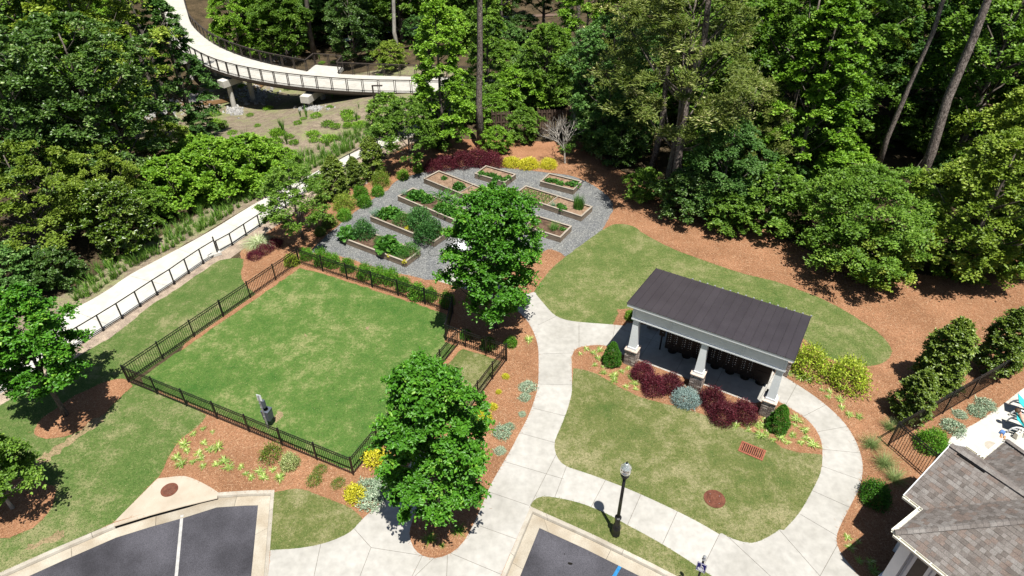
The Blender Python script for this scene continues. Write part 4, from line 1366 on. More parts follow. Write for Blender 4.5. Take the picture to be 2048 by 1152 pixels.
# cable railing beside the path
def cable_rail(pts, h, label, tall_last=False):
    p0 = pts[0]
    e = tag(empty('cable_railing', (p0[0], p0[1], 0)), label, 'railing', 'cable railings beside the pale path')
    rel = [(p[0] - p0[0], p[1] - p0[1]) for p in pts]
    pme_ = MB().box((0, 0, h / 2), (0.06, 0.06, h)).box((0, 0, 0.01), (0.12, 0.12, 0.02)).mesh('post', M['black_metal'])
    for i, p in enumerate(rel):
        a = rel[min(i + 1, len(rel) - 1)]
        b = rel[max(i - 1, 0)]
        rz = math.atan2(a[1] - b[1], a[0] - b[0])
        inst('post', pme_, (p[0], p[1], 0), e, rz, sc=(1, 1, 1.25) if (tall_last and i == len(rel) - 1) else None)
    for a, b in zip(rel[:-1], rel[1:]):
        MB().bar((*a, h), (*b, h), 0.055, 0.035).build('top_rail', M['black_metal'], e)
        MB().bar((*a, 0.10), (*b, 0.10), 0.04, 0.03).build('bottom_rail', M['black_metal'], e)
    for k in range(6):
        z = 0.22 + k * 0.125
        c = MB()
        for a, b in zip(rel[:-1], rel[1:]):
            c.tube([(*a, z), (*b, z)], 0.004, 4, cap=False)
        c.build('cable', M['grey_steel'], e)
    return e


cable_rail(W([(-240, 935), (-180, 900), (-120, 865), (-70, 832), (-20, 800), (33, 766), (80, 738), (125, 711), (168, 685), (207, 661), (245, 637), (281, 613), (315, 590), (349, 568), (378, 547), (407, 527), (436, 509)]), 0.98, 'long black cable railing between the pale path and the side lawn', True)
cable_rail(W([(438, 505), (465, 490), (493, 471), (520, 453), (547, 434), (572, 415), (597, 396), (622, 377), (648, 360), (675, 343), (702, 328), (730, 312), (757, 300), (783, 289)]), 0.80, 'lower black cable railing between the pale path and the garden shrubs')
x, y = at(430, 511)
tag(MB().box((0, 0, 0.08), (0.75, 0.28, 0.16), top=(0.7, 0.25)).build('stone_step', M['pier_con'], loc=(x, y, 0), rz=0.62), 'pale stone block at the end post of the cable railing', 'stone')
x, y = at(722, 370)
tag(MB().box((0, 0, 0.10), (0.95, 0.2, 0.2), top=(0.9, 0.16)).build('stone_block', M['pier_con'], loc=(x, y, 0), rz=0.7), 'pale stone block half hidden among the garden shrubs', 'stone')

# ------------------------------------------------------------------ footbridge over the creek
BN = S(W([(296, -60), (303, -20), (309, 5), (320, 42), (340, 76), (359, 97), (384, 116), (412, 132), (438, 143), (468, 152), (499, 159), (549, 168), (604, 175), (670, 181), (739, 185), (807, 186), (900, 188), (985, 190)]), False, 1.0)
BF1 = S(W([(362, -60), (366, -20), (370, 0), (377, 28), (385, 50), (404, 70), (428, 88), (454, 101), (488, 114), (530, 126), (578, 136), (615, 143)]), False, 1.0)
BAY = W([(631, 130), (687, 135), (677, 148)])
BF2 = S(W([(677, 148), (740, 151), (807, 153), (900, 156), (990, 160)]), False, 1.0)
bo = np.array(at(600, 165))


def rl(pts):
    return [(p[0] - bo[0], p[1] - bo[1]) for p in pts]


bridge = tag(empty('footbridge', (bo[0], bo[1], 0)), 'curved pale concrete footbridge with brown steel railings over the creek', 'bridge')
deck_poly = rl(BN) + rl(BF2)[::-1] + rl(BAY)[1::-1] + rl(BF1)[::-1]
dvs = [Vector(p) for p in deck_poly]
n_ = len(dvs)
ov, oe, of, _, _, _ = delaunay_2d_cdt(dvs, [(i, (i + 1) % n_) for i in range(n_)], [], 1, 1e-5)
mb = MB()
k_ = len(ov)
mb.add([(v.x, v.y, 0.02) for v in ov] + [(v.x, v.y, -0.22) for v in ov], [tuple(f) for f in of] + [tuple(i + k_ for i in f)[::-1] for f in of])
pp = deck_poly
mb.add([(p[0], p[1], 0.02) for p in pp] + [(p[0], p[1], -0.22) for p in pp], [(i, i + n_, (i + 1) % n_ + n_, (i + 1) % n_) for i in range(n_)])
mb.build('deck', M['pathcon'], bridge)
for d in (0.6, 2.6):
    g = MB()
    line = offset_line(rl(BN), -d)
    for a, b in zip(line[:-1], line[1:]):
        g.bar((*a, -0.40), (*b, -0.40), 0.16, 0.36)
    g.build('girder', M['brown_metal'], bridge)
g = MB()
line = offset_line(rl(BN), 0.02)
for a, b in zip(line[:-1], line[1:]):
    g.bar((*a, -0.10), (*b, -0.10), 0.04, 0.26)
g.build('edge_beam', M['brown_metal'], bridge)


def bridge_rail(pts, inset):
    rel = offset_line(rl(pts), inset) if inset else rl(pts)
    # resample about every 1.45 m
    P = [np.array(p) for p in rel]
    cum = np.concatenate([[0], np.cumsum([np.linalg.norm(b - a) for a, b in zip(P[:-1], P[1:])])])
    n = max(1, round(cum[-1] / 1.45))
    Q = []
    for k in range(n + 1):
        s = cum[-1] * k / n
        i = int(min(np.searchsorted(cum, s, 'right') - 1, len(P) - 2))
        f = (s - cum[i]) / max(cum[i + 1] - cum[i], 1e-6)
        Q.append(P[i] * (1 - f) + P[i + 1] * f)
    hh = 1.1
    post = MB().box((0, 0, hh / 2), (0.05, 0.07, hh)).mesh('railing_post', M['brown_metal'])
    for a, b in zip(Q[:-1], Q[1:]):
        rz = math.atan2(b[1] - a[1], b[0] - a[0])
        u = (b - a) / np.linalg.norm(b - a)
        for r in (a + u * 0.07, b - u * 0.07):
            inst('railing_post', post, (r[0], r[1], 0.02), bridge, rz)
        MB().bar((*a, hh + 0.03), (*b, hh + 0.03), 0.12, 0.05).build('top_rail', M['brown_metal'], bridge)
        ia, ib = a + u * 0.09, b - u * 0.09
        pan = MB()
        for z in (0.16, hh - 0.10):
            pan.bar((*ia, z), (*ib, z), 0.03, 0.035)
        for k in range(1, 8):
            z = 0.16 + k * (hh - 0.26) / 8
            pan.bar((*ia, z), (*ib, z), 0.006, 0.006)
        pan.build('railing_panel', M['brown_metal'], bridge)


bridge_rail(BN, -0.06)
bridge_rail(BF1, 0.06)
bridge_rail([BF1[-1], BAY[0]], 0)
bridge_rail([BAY[0], BAY[1]], 0)
bridge_rail([BAY[1], BAY[2]], 0)
bridge_rail(BF2, 0.06)
for (u, v, du) in ((447, 146, 0), (612, 176, 0), (364, 101, 0), (805, 186, 0)):
    q = np.array(at(u, v)) - bo
    i = int(np.argmin([np.hypot(*(np.array(p) - q)) for p in rl(BN)]))
    a, b = np.array(rl(BN)[max(i - 1, 0)]), np.array(rl(BN)[min(i + 1, len(BN) - 1)])
    tdir = (b - a) / np.linalg.norm(b - a)
    nin = np.array([-tdir[1], tdir[0]])
    rz = math.atan2(nin[1], nin[0])
    c = q + nin * 1.35
    MB().box((0, 0, -0.90), (3.9, 0.85, 0.62)).build('pier_cap', M['pier_con'], bridge, loc=(c[0], c[1], 0), rz=rz)
    for s in (-1.15, 1.15):
        pp_ = c + nin * s
        zb = float(hgt(pp_[0] + bo[0], pp_[1] + bo[1])) - 0.4
        MB().tube([(0, 0, zb), (0, 0, -1.15)], 0.24, 14).build('pier_column', M['pier_con'], bridge, smooth=False, loc=(pp_[0], pp_[1], 0))
# creek water and stones
cw = MB()
cl = smooth_line([tuple(p) for p in CREEK], False, 1.5)
wl_, wr_ = offset_line(cl, 0.55), offset_line(cl, -0.55)
zz = [float(hgt(p[0], p[1])) + 0.06 for p in cl]
cw.add([(p[0], p[1], z) for p, z in zip(wl_, zz)] + [(p[0], p[1], z) for p, z in zip(wr_, zz)], [(i, i + 1, len(cl) + i + 1, len(cl) + i) for i in range(len(cl) - 1)])
tag(cw.build('creek_water', M['water']), kind='structure')
rg0 = np.random.default_rng(77)
rk = MB()
for (u, v, ru, rv_, n) in [(300, 216, 75, 16, 520), (505, 190, 45, 16, 330), (545, 108, 34, 16, 420), (470, 222, 18, 8, 120), (625, 216, 30, 5, 90), (395, 196, 30, 14, 150)]:
    for k in range(n):
        uu, vv = u + rg0.normal(0, ru * 0.5), v + rg0.normal(0, rv_ * 0.5)
        x, y, z = gat(uu, vv)
        s = rg0.uniform(0.10, 0.30)
        a = rg0.uniform(0, 6.28)
        rk.box((x, y, z + s * 0.2), (s * rg0.uniform(.8, 1.5), s, s * 0.7), a, top=(s * rg0.uniform(.3, .7), s * rg0.uniform(.3, .7)))
tag(rk.build('riprap', M['rock']), 'pale loose riprap stones heaped along the creek', 'stones', kind='stuff')
# slim lamp pole by the bridge
x, y, z = gat(757, 268)
e = tag(empty('path_light', (x, y, z)), 'slim dark path light with a short arm before the footbridge', 'light pole')
MB().tube([(0, 0, 0), (0, 0, 3.9)], 0.06, 8).build('pole', M['brown_metal'], e)
MB().box((0.35, 0, 3.86), (0.8, 0.16, 0.06)).build('lamp_head', M['brown_metal'], e)
MB().box((0, 0, 0.08), (0.3, 0.3, 0.16)).build('footing', M['pier_con'], e)
# timber fence behind the shrubs
def board_fence(px, label):
    p, q = np.array(at(*px[0])), np.array(at(*px[1]))
    ln = float(np.linalg.norm(q - p))
    e = tag(empty('board_fence', (p[0], p[1], 0), math.atan2(*(q - p)[::-1])), label, 'fence', 'dark timber fences at the wood edge')
    bm = MB().box((0, 0, 1.0), (0.14, 0.022, 1.9)).mesh('board', M['wood_dark'])
    for k in range(int(ln / 0.2)):
        inst('board', bm, (0.1 + k * 0.2, -0.03 if k % 2 else 0.03, 0), e)
    for z in (0.35, 1.1, 1.75):
        MB().box((ln / 2, 0, z), (ln, 0.035, 0.09)).build('rail', M['wood_dark'], e)
    pm_ = MB().box((0, 0, 1.05), (0.1, 0.1, 2.1)).mesh('post', M['wood_dark'])
    for k in range(int(ln / 2.4) + 1):
        inst('post', pm_, (k * 2.4, 0.1, 0), e)
    return e


board_fence(((1075, 268), (1160, 266)), 'dark brown shadow box board fence behind the bare tree')
board_fence(((985, 272), (1030, 270)), 'dark brown board fence behind the tall slim pine')

# ------------------------------------------------------------------ lamp post, signs, dog waste station
e = tag(empty('lamp_post', (*at(1231, 1068), 0)), 'black lamp post with acorn glass globe on the kerbside grass strip', 'street lamp')
MB().lathe([(0.17, 0), (0.17, 0.10), (0.155, 0.14), (0.16, 0.40), (0.13, 0.46), (0.145, 0.52), (0.12, 0.58)], 8).build('base', M['black_metal'], e)
MB().lathe([(0.105, 0.56), (0.10, 0.98), (0.125, 1.0), (0.125, 1.05), (0.075, 1.08)], 12).build('collar', M['black_metal'], e)
MB().lathe([(0.065, 1.05), (0.055, 3.28)], 12).build('post', M['black_metal'], e, smooth=True)
MB().lathe([(0.06, 3.25), (0.10, 3.30), (0.10, 3.36), (0.15, 3.42), (0.16, 3.50)], 14).build('fitter', M['black_metal'], e)
gl = MB().lathe([(0.14, 3.50), (0.18, 3.62), (0.19, 3.74), (0.17, 3.83)], 20).build('globe', M['globe'], e, smooth=True)
MB().lathe([(0.192, 3.80), (0.18, 3.86), (0.115, 3.93), (0.085, 3.99), (0.06, 4.03)], 20).build('globe_cap', M['globe'], e, smooth=True)
MB().lathe([(0.03, 4.02), (0.022, 4.06), (0.032, 4.09), (0.005, 4.16)], 8).build('finial', M['black_metal'], e)

sx, sy = at(1403, 1134, 1.62)
e = tag(empty('accessible_parking_sign', (sx, sy, 0), PA), 'small blue accessible parking sign on a black post beside the kerb', 'sign')
MB().tube([(0, 0.03, 0), (0, 0.03, 2.0)], 0.038, 10).build('post', M['black_metal'], e)
MB().lathe([(0.075, 0.0), (0.075, 0.3), (0.05, 0.36)], 10, c=(0, 0.03, 0)).build('base', M['black_metal'], e)
MB().lathe([(0.04, 2.0), (0.07, 2.03), (0.05, 2.07), (0.03, 2.10), (0.06, 2.14), (0.055, 2.19), (0.01, 2.25)], 10, c=(0, 0.03, 0)).build('finial', M['grey_steel'], e)
MB().box((0, -0.02, 1.62), (0.31, 0.012, 0.46)).build('sign_plate', M['sign_blue'], e)
bd = MB()
for cx, cz, w_, h_ in ((0, 1.835, 0.28, 0.008), (0, 1.405, 0.28, 0.008), (-0.14, 1.62, 0.008, 0.43), (0.14, 1.62, 0.008, 0.43)):
    bd.box((cx, -0.028, cz), (w_, 0.004, h_))
bd.build('white_border', M['white_plastic'], e)
ic = MB()                                      # wheelchair symbol
for a0, a1 in zip(np.linspace(-2.7, 0.9, 10)[:-1], np.linspace(-2.7, 0.9, 10)[1:]):
    ic.bar((0.055 * math.cos(a0), -0.030, 1.665 + 0.055 * math.sin(a0)), (0.055 * math.cos(a1), -0.030, 1.665 + 0.055 * math.sin(a1)), 0.012, 0.004, up=(0, 1, 0))
ic.bar((-0.012, -0.030, 1.665), (-0.02, -0.030, 1.765), 0.016, 0.004, up=(0, 1, 0))
ic.bar((-0.012, -0.030, 1.675), (0.05, -0.030, 1.675), 0.014, 0.004, up=(0, 1, 0))
ic.bar((0.05, -0.030, 1.675), (0.075, -0.030, 1.61), 0.014, 0.004, up=(0, 1, 0))
ic.bar((-0.018, -0.030, 1.725), (0.035, -0.030, 1.72), 0.012, 0.004, up=(0, 1, 0))
ic.tube([(-0.022, -0.028, 1.792), (-0.022, -0.033, 1.792)], 0.017, 10)
ic.build('wheelchair_symbol', M['white_plastic'], e)
tx = MB()
for z, w_ in ((1.56, 0.20), (1.525, 0.22), (1.49, 0.17), (1.455, 0.20)):
    tx.box((0, -0.028, z), (w_, 0.004, 0.014))
tx.build('small_print', M['white_plastic'], e)

wx, wy = at(537, 857)
e = tag(empty('pet_waste_station', (wx, wy, 0.0), math.atan2(*(np.array(fS) - np.array(fW))[::-1]) + math.pi / 2 + 0.15), 'slate grey pet waste station with bin and bag box behind the front fence', 'waste station')
MB().box((0, 0, 1.05), (0.06, 0.06, 2.1)).build('post', M['grey_steel'], e)
MB().box((0.045, 0, 1.93), (0.012, 0.26, 0.38)).build('sign', M['sign_back'], e)
MB().box((0.14, 0, 1.48), (0.17, 0.25, 0.40)).build('bag_dispenser', M['slate_box'], e)
b = MB().box((0.24, 0, 0.72), (0.36, 0.36, 0.55), top=(0.40, 0.40)).build('bin', M['slate_box'], e)
MB().box((0.24, 0, 1.01), (0.43, 0.43, 0.04)).build('bin_lid', M['slate_box'], b)
MB().lathe([(0.12, 1.031), (0.12, 1.036)], 16, c=(0.24, 0, 0)).build('bin_opening', M['void'], b)
for z in (1.4, 1.65, 0.8):
    MB().box((-0.035, 0, z), (0.02, 0.10, 0.02)).build('bracket', M['grey_steel'], e)

e.scale = (0.82, 0.82, 0.95)

# ------------------------------------------------------------------ shingled building
ZE, KS = 3.0, 0.73
bA = R(-57.0)
bO = at(1809, 990, ZE)
bld = tag(empty('pool_house', (bO[0], bO[1], 0), bA), 'pool house with grey brown shingled hip roof and cream gutters', 'building')
hw, w1, s1 = 3.43, 1.85, 0.65
CT = w1                       # ridge line position across
NEAR, FARS, SEND = w1 - hw, w1 + hw, 7.0
ap = (s1 + hw, CT)
vp = (s1 + w1, CT)
PLANES = [([(0, 0), (s1, 0), vp, (0, CT)], (1, 0), (0, 1), (0, 0)),
          ([(0, 2 * w1), (0, CT), vp, (s1, 2 * w1)], (-1, 0), (0, -1), (0, 2 * w1)),
          ([(s1, NEAR), ap, vp, (s1, 0)], (0, -1), (1, 0), (s1, 0)),
          ([(s1, FARS), (s1, 2 * w1), vp, ap], (0, -1), (1, 0), (s1, 0)),
          ([(s1, NEAR), (SEND, NEAR), (SEND, CT), ap], (1, 0), (0, 1), (0, NEAR)),
          ([(s1, FARS), ap, (SEND, CT), (SEND, FARS)], (-1, 0), (0, -1), (0, FARS))]


def clip_poly(poly, clip):
    def cross(o, a, b):
        return (a[0] - o[0]) * (b[1] - o[1]) - (a[1] - o[1]) * (b[0] - o[0])
    ar = sum(clip[i][0] * clip[(i + 1) % len(clip)][1] - clip[(i + 1) % len(clip)][0] * clip[i][1] for i in range(len(clip)))
    cl_ = clip if ar > 0 else clip[::-1]
    out = poly
    for i in range(len(cl_)):
        a, b = cl_[i], cl_[(i + 1) % len(cl_)]
        inp, out = out, []
        for j in range(len(inp)):
            p, q = inp[j], inp[(j + 1) % len(inp)]
            cp_, cq = cross(a, b, p), cross(a, b, q)
            if cp_ >= 0:
                out.append(p)
            if (cp_ >= 0) != (cq >= 0):
                t = cp_ / (cp_ - cq)
                out.append((p[0] + (q[0] - p[0]) * t, p[1] + (q[1] - p[1]) * t))
        if not out:
            return []
    return out


def bworld(s, t, z):
    c, n = math.cos(bA), math.sin(bA)
    return (bO[0] + s * c - t * n, bO[1] + s * n + t * c, z)


def px_of(p):
    x, y, z = p[0], p[1], p[2] - CAM_H
    d = y * _c - z * _s
    return 1024 + FPX * x / d, 576 - FPX * (y * _s + z * _c) / d


roof = MB()
for poly, ed, ud, o in PLANES:
    k = len(poly)
    zz_ = [ZE + KS * ((p[0] - o[0]) * ud[0] + (p[1] - o[1]) * ud[1]) for p in poly]
    roof.add([(p[0], p[1], z - 0.004) for p, z in zip(poly, zz_)], [tuple(range(k))])
    roof.add([(p[0], p[1], z - 0.10) for p, z in zip(poly, zz_)], [tuple(range(k))[::-1]])
roof_o = roof.build('roof', M['shingle0'], bld)
shl = []
sr = random.Random(11)
for pi, (poly, ed, ud, o) in enumerate(PLANES):
    al = [((p[0] - o[0]) * ed[0] + (p[1] - o[1]) * ed[1], (p[0] - o[0]) * ud[0] + (p[1] - o[1]) * ud[1]) for p in poly]
    a0, a1 = min(p[0] for p in al), max(p[0] for p in al)
    d1 = max(p[1] for p in al)
    ex = 0.118
    for r_i in range(int(d1 / ex) + 1):
        x = a0 - sr.uniform(0, 0.3)
        while x < a1:
            w_ = sr.choice([0.12, 0.15, 0.18, 0.21])
            cell = clip_poly([(x + 0.003, r_i * ex), (x + w_ - 0.003, r_i * ex), (x + w_ - 0.003, (r_i + 1) * ex + 0.004), (x + 0.003, (r_i + 1) * ex + 0.004)], al)
            thick = sr.choice([0.007, 0.012, 0.016])
            x += w_
            if len(cell) < 3:
                continue
            V_ = []
            for (q, d_) in cell:
                s_, t2 = o[0] + ed[0] * q + ud[0] * d_, o[1] + ed[1] * q + ud[1] * d_
                lift = 0.002 + thick * max(0, 1 - (d_ - r_i * ex) / ex)
                V_.append((s_, t2, ZE + KS * d_ + lift))
            m_ = [sum(v[i] for v in V_) / len(V_) for i in range(3)]
            u_, v_ = px_of(bworld(*m_))
            ar = 0.5 * abs(sum(cell[i][0] * cell[(i + 1) % len(cell)][1] - cell[(i + 1) % len(cell)][0] * cell[i][1] for i in range(len(cell))))
            vis = (0 < u_ < 2048 and 0 < v_ < 1152 and pi in (0, 2, 4))
            shl.append((vis, ar, V_, sr.choices(range(5), [3, 5, 4, 3, 2])[0]))
shl.sort(key=lambda q: (-int(q[0]), -q[1]))
rest = MB()
for i, (vis, ar, V_, tone) in enumerate(shl):
    k = len(V_)
    vs = V_ + [(v[0], v[1], v[2] - 0.016) for v in V_]
    fs = [tuple(range(k))] + [(j, j + k, (j + 1) % k + k, (j + 1) % k) for j in range(k)]
    if i < 300 and vis:
        MB().add(vs, fs).build('shingle', M['shingle%d' % tone], roof_o)
    else:
        rest.add(vs, fs, tone)
tag(rest.build('shingle_field', [M['shingle%d' % k] for k in range(5)], roof_o), kind='stuff')


def caps(p, q, name='ridge_cap'):
    p, q = np.array(p, float), np.array(q, float)
    ln = np.linalg.norm(q - p)
    n = max(1, int(ln / 0.17))
    d = (q - p) / ln
    sd = np.cross(d, [0, 0, 1.0])
    sd /= np.linalg.norm(sd)
    dn = 0.105
    for k in range(n):
        a, b = p + d * ln * k / n, p + d * (ln * (k + 1) / n + 0.02)
        l0, l1 = 0.055 + 0.012, 0.055
        drop = np.array([0, 0, -dn * (0.62 if abs(d[2]) < 0.1 else 0.42)])
        z0, z1 = np.array([0, 0, l0]), np.array([0, 0, l1])
        MB().add([a - sd * dn + drop + z0, a + z0, a + sd * dn + drop + z0, b - sd * dn + drop + z1, b + z1, b + sd * dn + drop + z1,
                  a - sd * dn + drop + z0 * 0.2, a + z0 * 0.2, a + sd * dn + drop + z0 * 0.2],
                 [(0, 1, 4, 3), (1, 2, 5, 4), (6, 7, 1, 0), (7, 8, 2, 1)]).build(name, M['shingle%d' % sr.choice([1, 2, 2, 4])], roof_o)


zr1 = ZE + KS * w1
caps((0, CT, zr1), (vp[0], CT, zr1))
caps((s1, NEAR, ZE), (ap[0], CT, ZE + KS * hw))
caps((s1, FARS, ZE), (ap[0], CT, ZE + KS * hw))
MB().box((0.75, CT - 0.135, zr1 - 0.065), (0.9, 0.03, 0.03)).build('ridge_vent_slot', M['void'], roof_o)


def gutter(p, q):
    d = np.array([q[0] - p[0], q[1] - p[1]])
    ln = float(np.linalg.norm(d))
    rz = math.atan2(d[1], d[0])
    g_ = MB()
    g_.box((ln / 2, -0.105, ZE - 0.05), (ln, 0.012, 0.10))
    g_.box((ln / 2, -0.055, ZE - 0.095), (ln, 0.11, 0.012))
    g_.box((ln / 2, -0.118, ZE + 0.0), (ln, 0.024, 0.012))
    g_.box((ln / 2, -0.004, ZE - 0.07), (ln, 0.02, 0.14))
    g = g_.build('gutter', M['cream_gutter'], bld, loc=(p[0], p[1], 0), rz=rz)
    for k in range(max(1, int(ln / 0.5))):
        MB().box((0.2 + k * 0.5, -0.06, ZE - 0.005), (0.02, 0.12, 0.012)).build('gutter_hanger', M['white_plastic'], g)


gutter((s1 + 0.02, NEAR), (SEND, NEAR))
gutter((s1, 0), (s1, NEAR + 0.02))
gutter((0, 0), (s1 - 0.02, 0))
gutter((s1, FARS - 0.02), (s1, 2 * w1))
gutter((s1 - 0.02, 2 * w1), (0, 2 * w1))
for y0_, y1_ in ((0, CT), (2 * w1, CT)):
    MB().bar((-0.012, y0_, ZE - 0.06), (-0.012, y1_, zr1 - 0.06), 0.03, 0.16).build('rake_board', M['trim'], bld)
MB().box((0.45 + 1.0, CT, 1.45), (2.0, 2 * w1 - 0.7, 2.9)).build('wing_wall', M['wall_white'], bld)
MB().add([(0.44, 0.35, 2.9), (0.44, 2 * w1 - 0.35, 2.9), (0.44, CT, zr1 - 0.16)], [(0, 1, 2)]).build('gable_wall', M['wall_white'], bld)
MB().box(((1.25 + SEND) / 2, CT, 1.45), (SEND - 1.25, 2 * hw - 1.1, 2.9)).build('main_wall', M['wall_white'], bld)
fy = NEAR + 0.55
MB().box((s1 + 0.42, NEAR + 0.40, 1.35), (0.34, 0.34, 2.7)).build('corner_column', M['trim'], bld)
MB().box((s1 + 0.42, NEAR + 0.40, 0.30), (0.46, 0.46, 0.6)).build('column_plinth', M['trim'], bld)
for (x0, x1) in ((1.42, 1.80), (2.05, 3.05)):
    fr_ = MB()
    fr_.box(((x0 + x1) / 2, fy - 0.02, 2.28), (x1 - x0 + 0.2, 0.05, 0.12))
    for xx in (x0 - 0.05, x1 + 0.05):
        fr_.box((xx, fy - 0.02, 1.14), (0.10, 0.05, 2.2))
    fr_.build('door_frame', M['trim'], bld)
d = MB().box((2.55, fy - 0.012, 1.12), (1.0, 0.02, 2.16)).build('door', M['door_brown'], bld)
for cx in (2.31, 2.79):
    for cz, hh in ((0.55, 0.7), (1.55, 0.95)):
        MB().box((cx, fy - 0.03, cz), (0.34, 0.02, hh), top=(0.30, 0.02)).build('door_panel', M['door_brown'], d)
MB().tube([(2.15, fy - 0.06, 1.0), (2.15, fy - 0.06, 1.2)], 0.015, 6).build('handle', M['grey_steel'], d)
MB().box((1.61, fy - 0.012, 1.15), (0.38, 0.02, 2.2)).build('side_panel', M['door_brown'], bld)

# ------------------------------------------------------------------ pool deck furniture
LA = PA + 0.05


def lounger(u, v, label):
    x, y = at(u, v, 0.3)
    e = tag(empty('sun_lounger', (x, y, 0.0), LA), label, 'sun lounger', 'white sun loungers on the pool deck')
    for s in (-0.33, 0.33):
        r = MB()
        arc = [(-0.05 + 0.62 * (1 - math.cos(a)) * 0.5, s, 0.04 + 0.42 * math.sin(a)) for a in np.linspace(0, math.pi, 9)]
        r.tube(arc, 0.035, 8)
        r.tube([(0.0, s, 0.30), (1.9, s, 0.30)], 0.035, 8)
        r.build('side_frame', M['white_plastic'], e, smooth=True)
        for xx in (0.55, 1.75):
            MB().tube([(xx, s, 0.0), (xx - 0.05, s, 0.30)], 0.03, 8).build('leg', M['white_plastic'], e)
    for xx in (0.45, 1.0, 1.85):
        MB().tube([(xx, -0.33, 0.30), (xx, 0.33, 0.30)], 0.025, 8).build('cross_bar', M['white_plastic'], e)
    MB().hexa([(0.62, -0.29, 0.33), (1.88, -0.29, 0.33), (1.88, 0.29, 0.33), (0.62, 0.29, 0.33), (0.62, -0.29, 0.345), (1.88, -0.29, 0.345), (1.88, 0.29, 0.345), (0.62, 0.29, 0.345)]).build('seat_sling', M['teal'], e)
    MB().hexa([(0.0, -0.29, 0.80), (0.60, -0.29, 0.34), (0.60, 0.29, 0.34), (0.0, 0.29, 0.80), (0.01, -0.29, 0.82), (0.62, -0.29, 0.36), (0.62, 0.29, 0.36), (0.01, 0.29, 0.82)]).build('back_sling', M['teal'], e)
    return e


lounger(2022, 846, 'white sun lounger with teal sling occupied by a person on the pool deck')
lounger(2026, 812, 'white sun lounger with teal sling standing farther along the pool deck')

# a person leaning back on the near lounger
x, y = at(2022, 846, 0.3)
person = tag(empty('person', (x, y, 0.0), LA), 'person in pink swimwear leaning back on the near pool lounger', 'person')
sk = bpy.data.meshes.new('body')
J = [(0.62, 0, 0.46), (0.45, 0, 0.58), (0.24, 0, 0.76), (0.12, 0, 0.86), (0.07, 0, 0.92), (0.0, 0, 1.03),
     (0.26, 0.17, 0.74), (0.46, 0.27, 0.58), (0.66, 0.20, 0.50), (0.76, 0.17, 0.50), (0.26, -0.17, 0.74), (0.46, -0.27, 0.58), (0.66, -0.20, 0.50), (0.76, -0.17, 0.50),
     (0.66, 0.10, 0.44), (1.08, 0.12, 0.62), (1.46, 0.11, 0.42), (1.50, 0.11, 0.50), (0.66, -0.10, 0.44), (1.08, -0.11, 0.44), (1.50, -0.11, 0.41), (1.54, -0.11, 0.50)]
EDG = [(0, 1), (1, 2), (2, 3), (3, 4), (4, 5), (2, 6), (6, 7), (7, 8), (8, 9), (2, 10), (10, 11), (11, 12), (12, 13), (0, 14), (14, 15), (15, 16), (16, 17), (0, 18), (18, 19), (19, 20), (20, 21)]
RAD = [0.14, 0.125, 0.13, 0.06, 0.075, 0.095, 0.055, 0.042, 0.032, 0.03, 0.055, 0.042, 0.032, 0.03, 0.095, 0.062, 0.04, 0.03, 0.095, 0.062, 0.04, 0.03]
sk.from_pydata(J, EDG, [])
so = link(bpy.data.objects.new('body', sk), person)
md = so.modifiers.new('skin', 'SKIN')
sk.skin_vertices[0].data[0].use_root = True
for i, r in enumerate(RAD):
    sk.skin_vertices[0].data[i].radius = (r, r * (0.75 if i in (0, 1, 2) else 1.0))
so.modifiers.new('sub', 'SUBSURF').levels = 2
so.modifiers['sub'].render_levels = 2
sk.materials.append(M['skin'])
MB().lathe([(0.02, 0.0), (0.09, 0.02), (0.115, 0.08), (0.10, 0.15), (0.03, 0.19)], 12).build('hair', M['hair'], person, smooth=True, loc=(-0.045, 0, 0.96))
MB().box((0.30, 0, 0.755), (0.10, 0.27, 0.10), top=(0.08, 0.22)).build('swim_top', M['pink_cloth'], person)
MB().box((0.64, 0, 0.46), (0.22, 0.33, 0.19), top=(0.18, 0.28)).build('swim_bottom', M['pink_cloth'], person)
x, y = at(2006, 870)
e = tag(empty('tote_bag', (x + 0.55, y - 0.1, 0), 0.4), 'cream canvas bag on the pool deck by the near lounger', 'bag')
MB().box((0, 0, 0.16), (0.42, 0.2, 0.32), top=(0.5, 0.12)).build('bag_body', M['cream_cloth'], e)
for s in (-0.05, 0.05):
    MB().tube([(-0.14, s, 0.30), (-0.10, s, 0.46), (0.10, s, 0.46), (0.14, s, 0.30)], 0.012, 6).build('handle', M['cream_cloth'], e)
e = tag(empty('folded_clothes', (x, y, 0), 0.3), 'blue cloth and tan shoes left on the pool deck', 'clothes')
MB().box((0.05, 0.1, 0.05), (0.24, 0.2, 0.09), 0.4, top=(0.2, 0.15)).build('blue_cloth', M['denim'], e)
for s in (0, 0.12):
    MB().box((-0.12 + s * 0.3, -0.02 - s, 0.03), (0.24, 0.09, 0.06), 0.6, top=(0.16, 0.06)).build('shoe', M['tan_leather'], e)
x, y = at(1985, 893)
dm = MB().lathe([(0.28, 0.0), (0.28, 0.004)], 26)
tag(dm.build('deck_drain', M['kerb'], loc=(x, y, 0.003)), 'round stained drain lid in the pool deck by the gutter', 'drain')
p_, q_ = np.array(at(1922, 870)), np.array(at(1973, 900))
dl = MB().bar((*(p_ - p_), 0.004), (*(q_ - p_), 0.004), 0.06, 0.006)
tag(dl.build('deck_drain_strip', M['white_plastic'], loc=(p_[0], p_[1], 0)), 'white linear drain strip across the pool deck', 'drain')

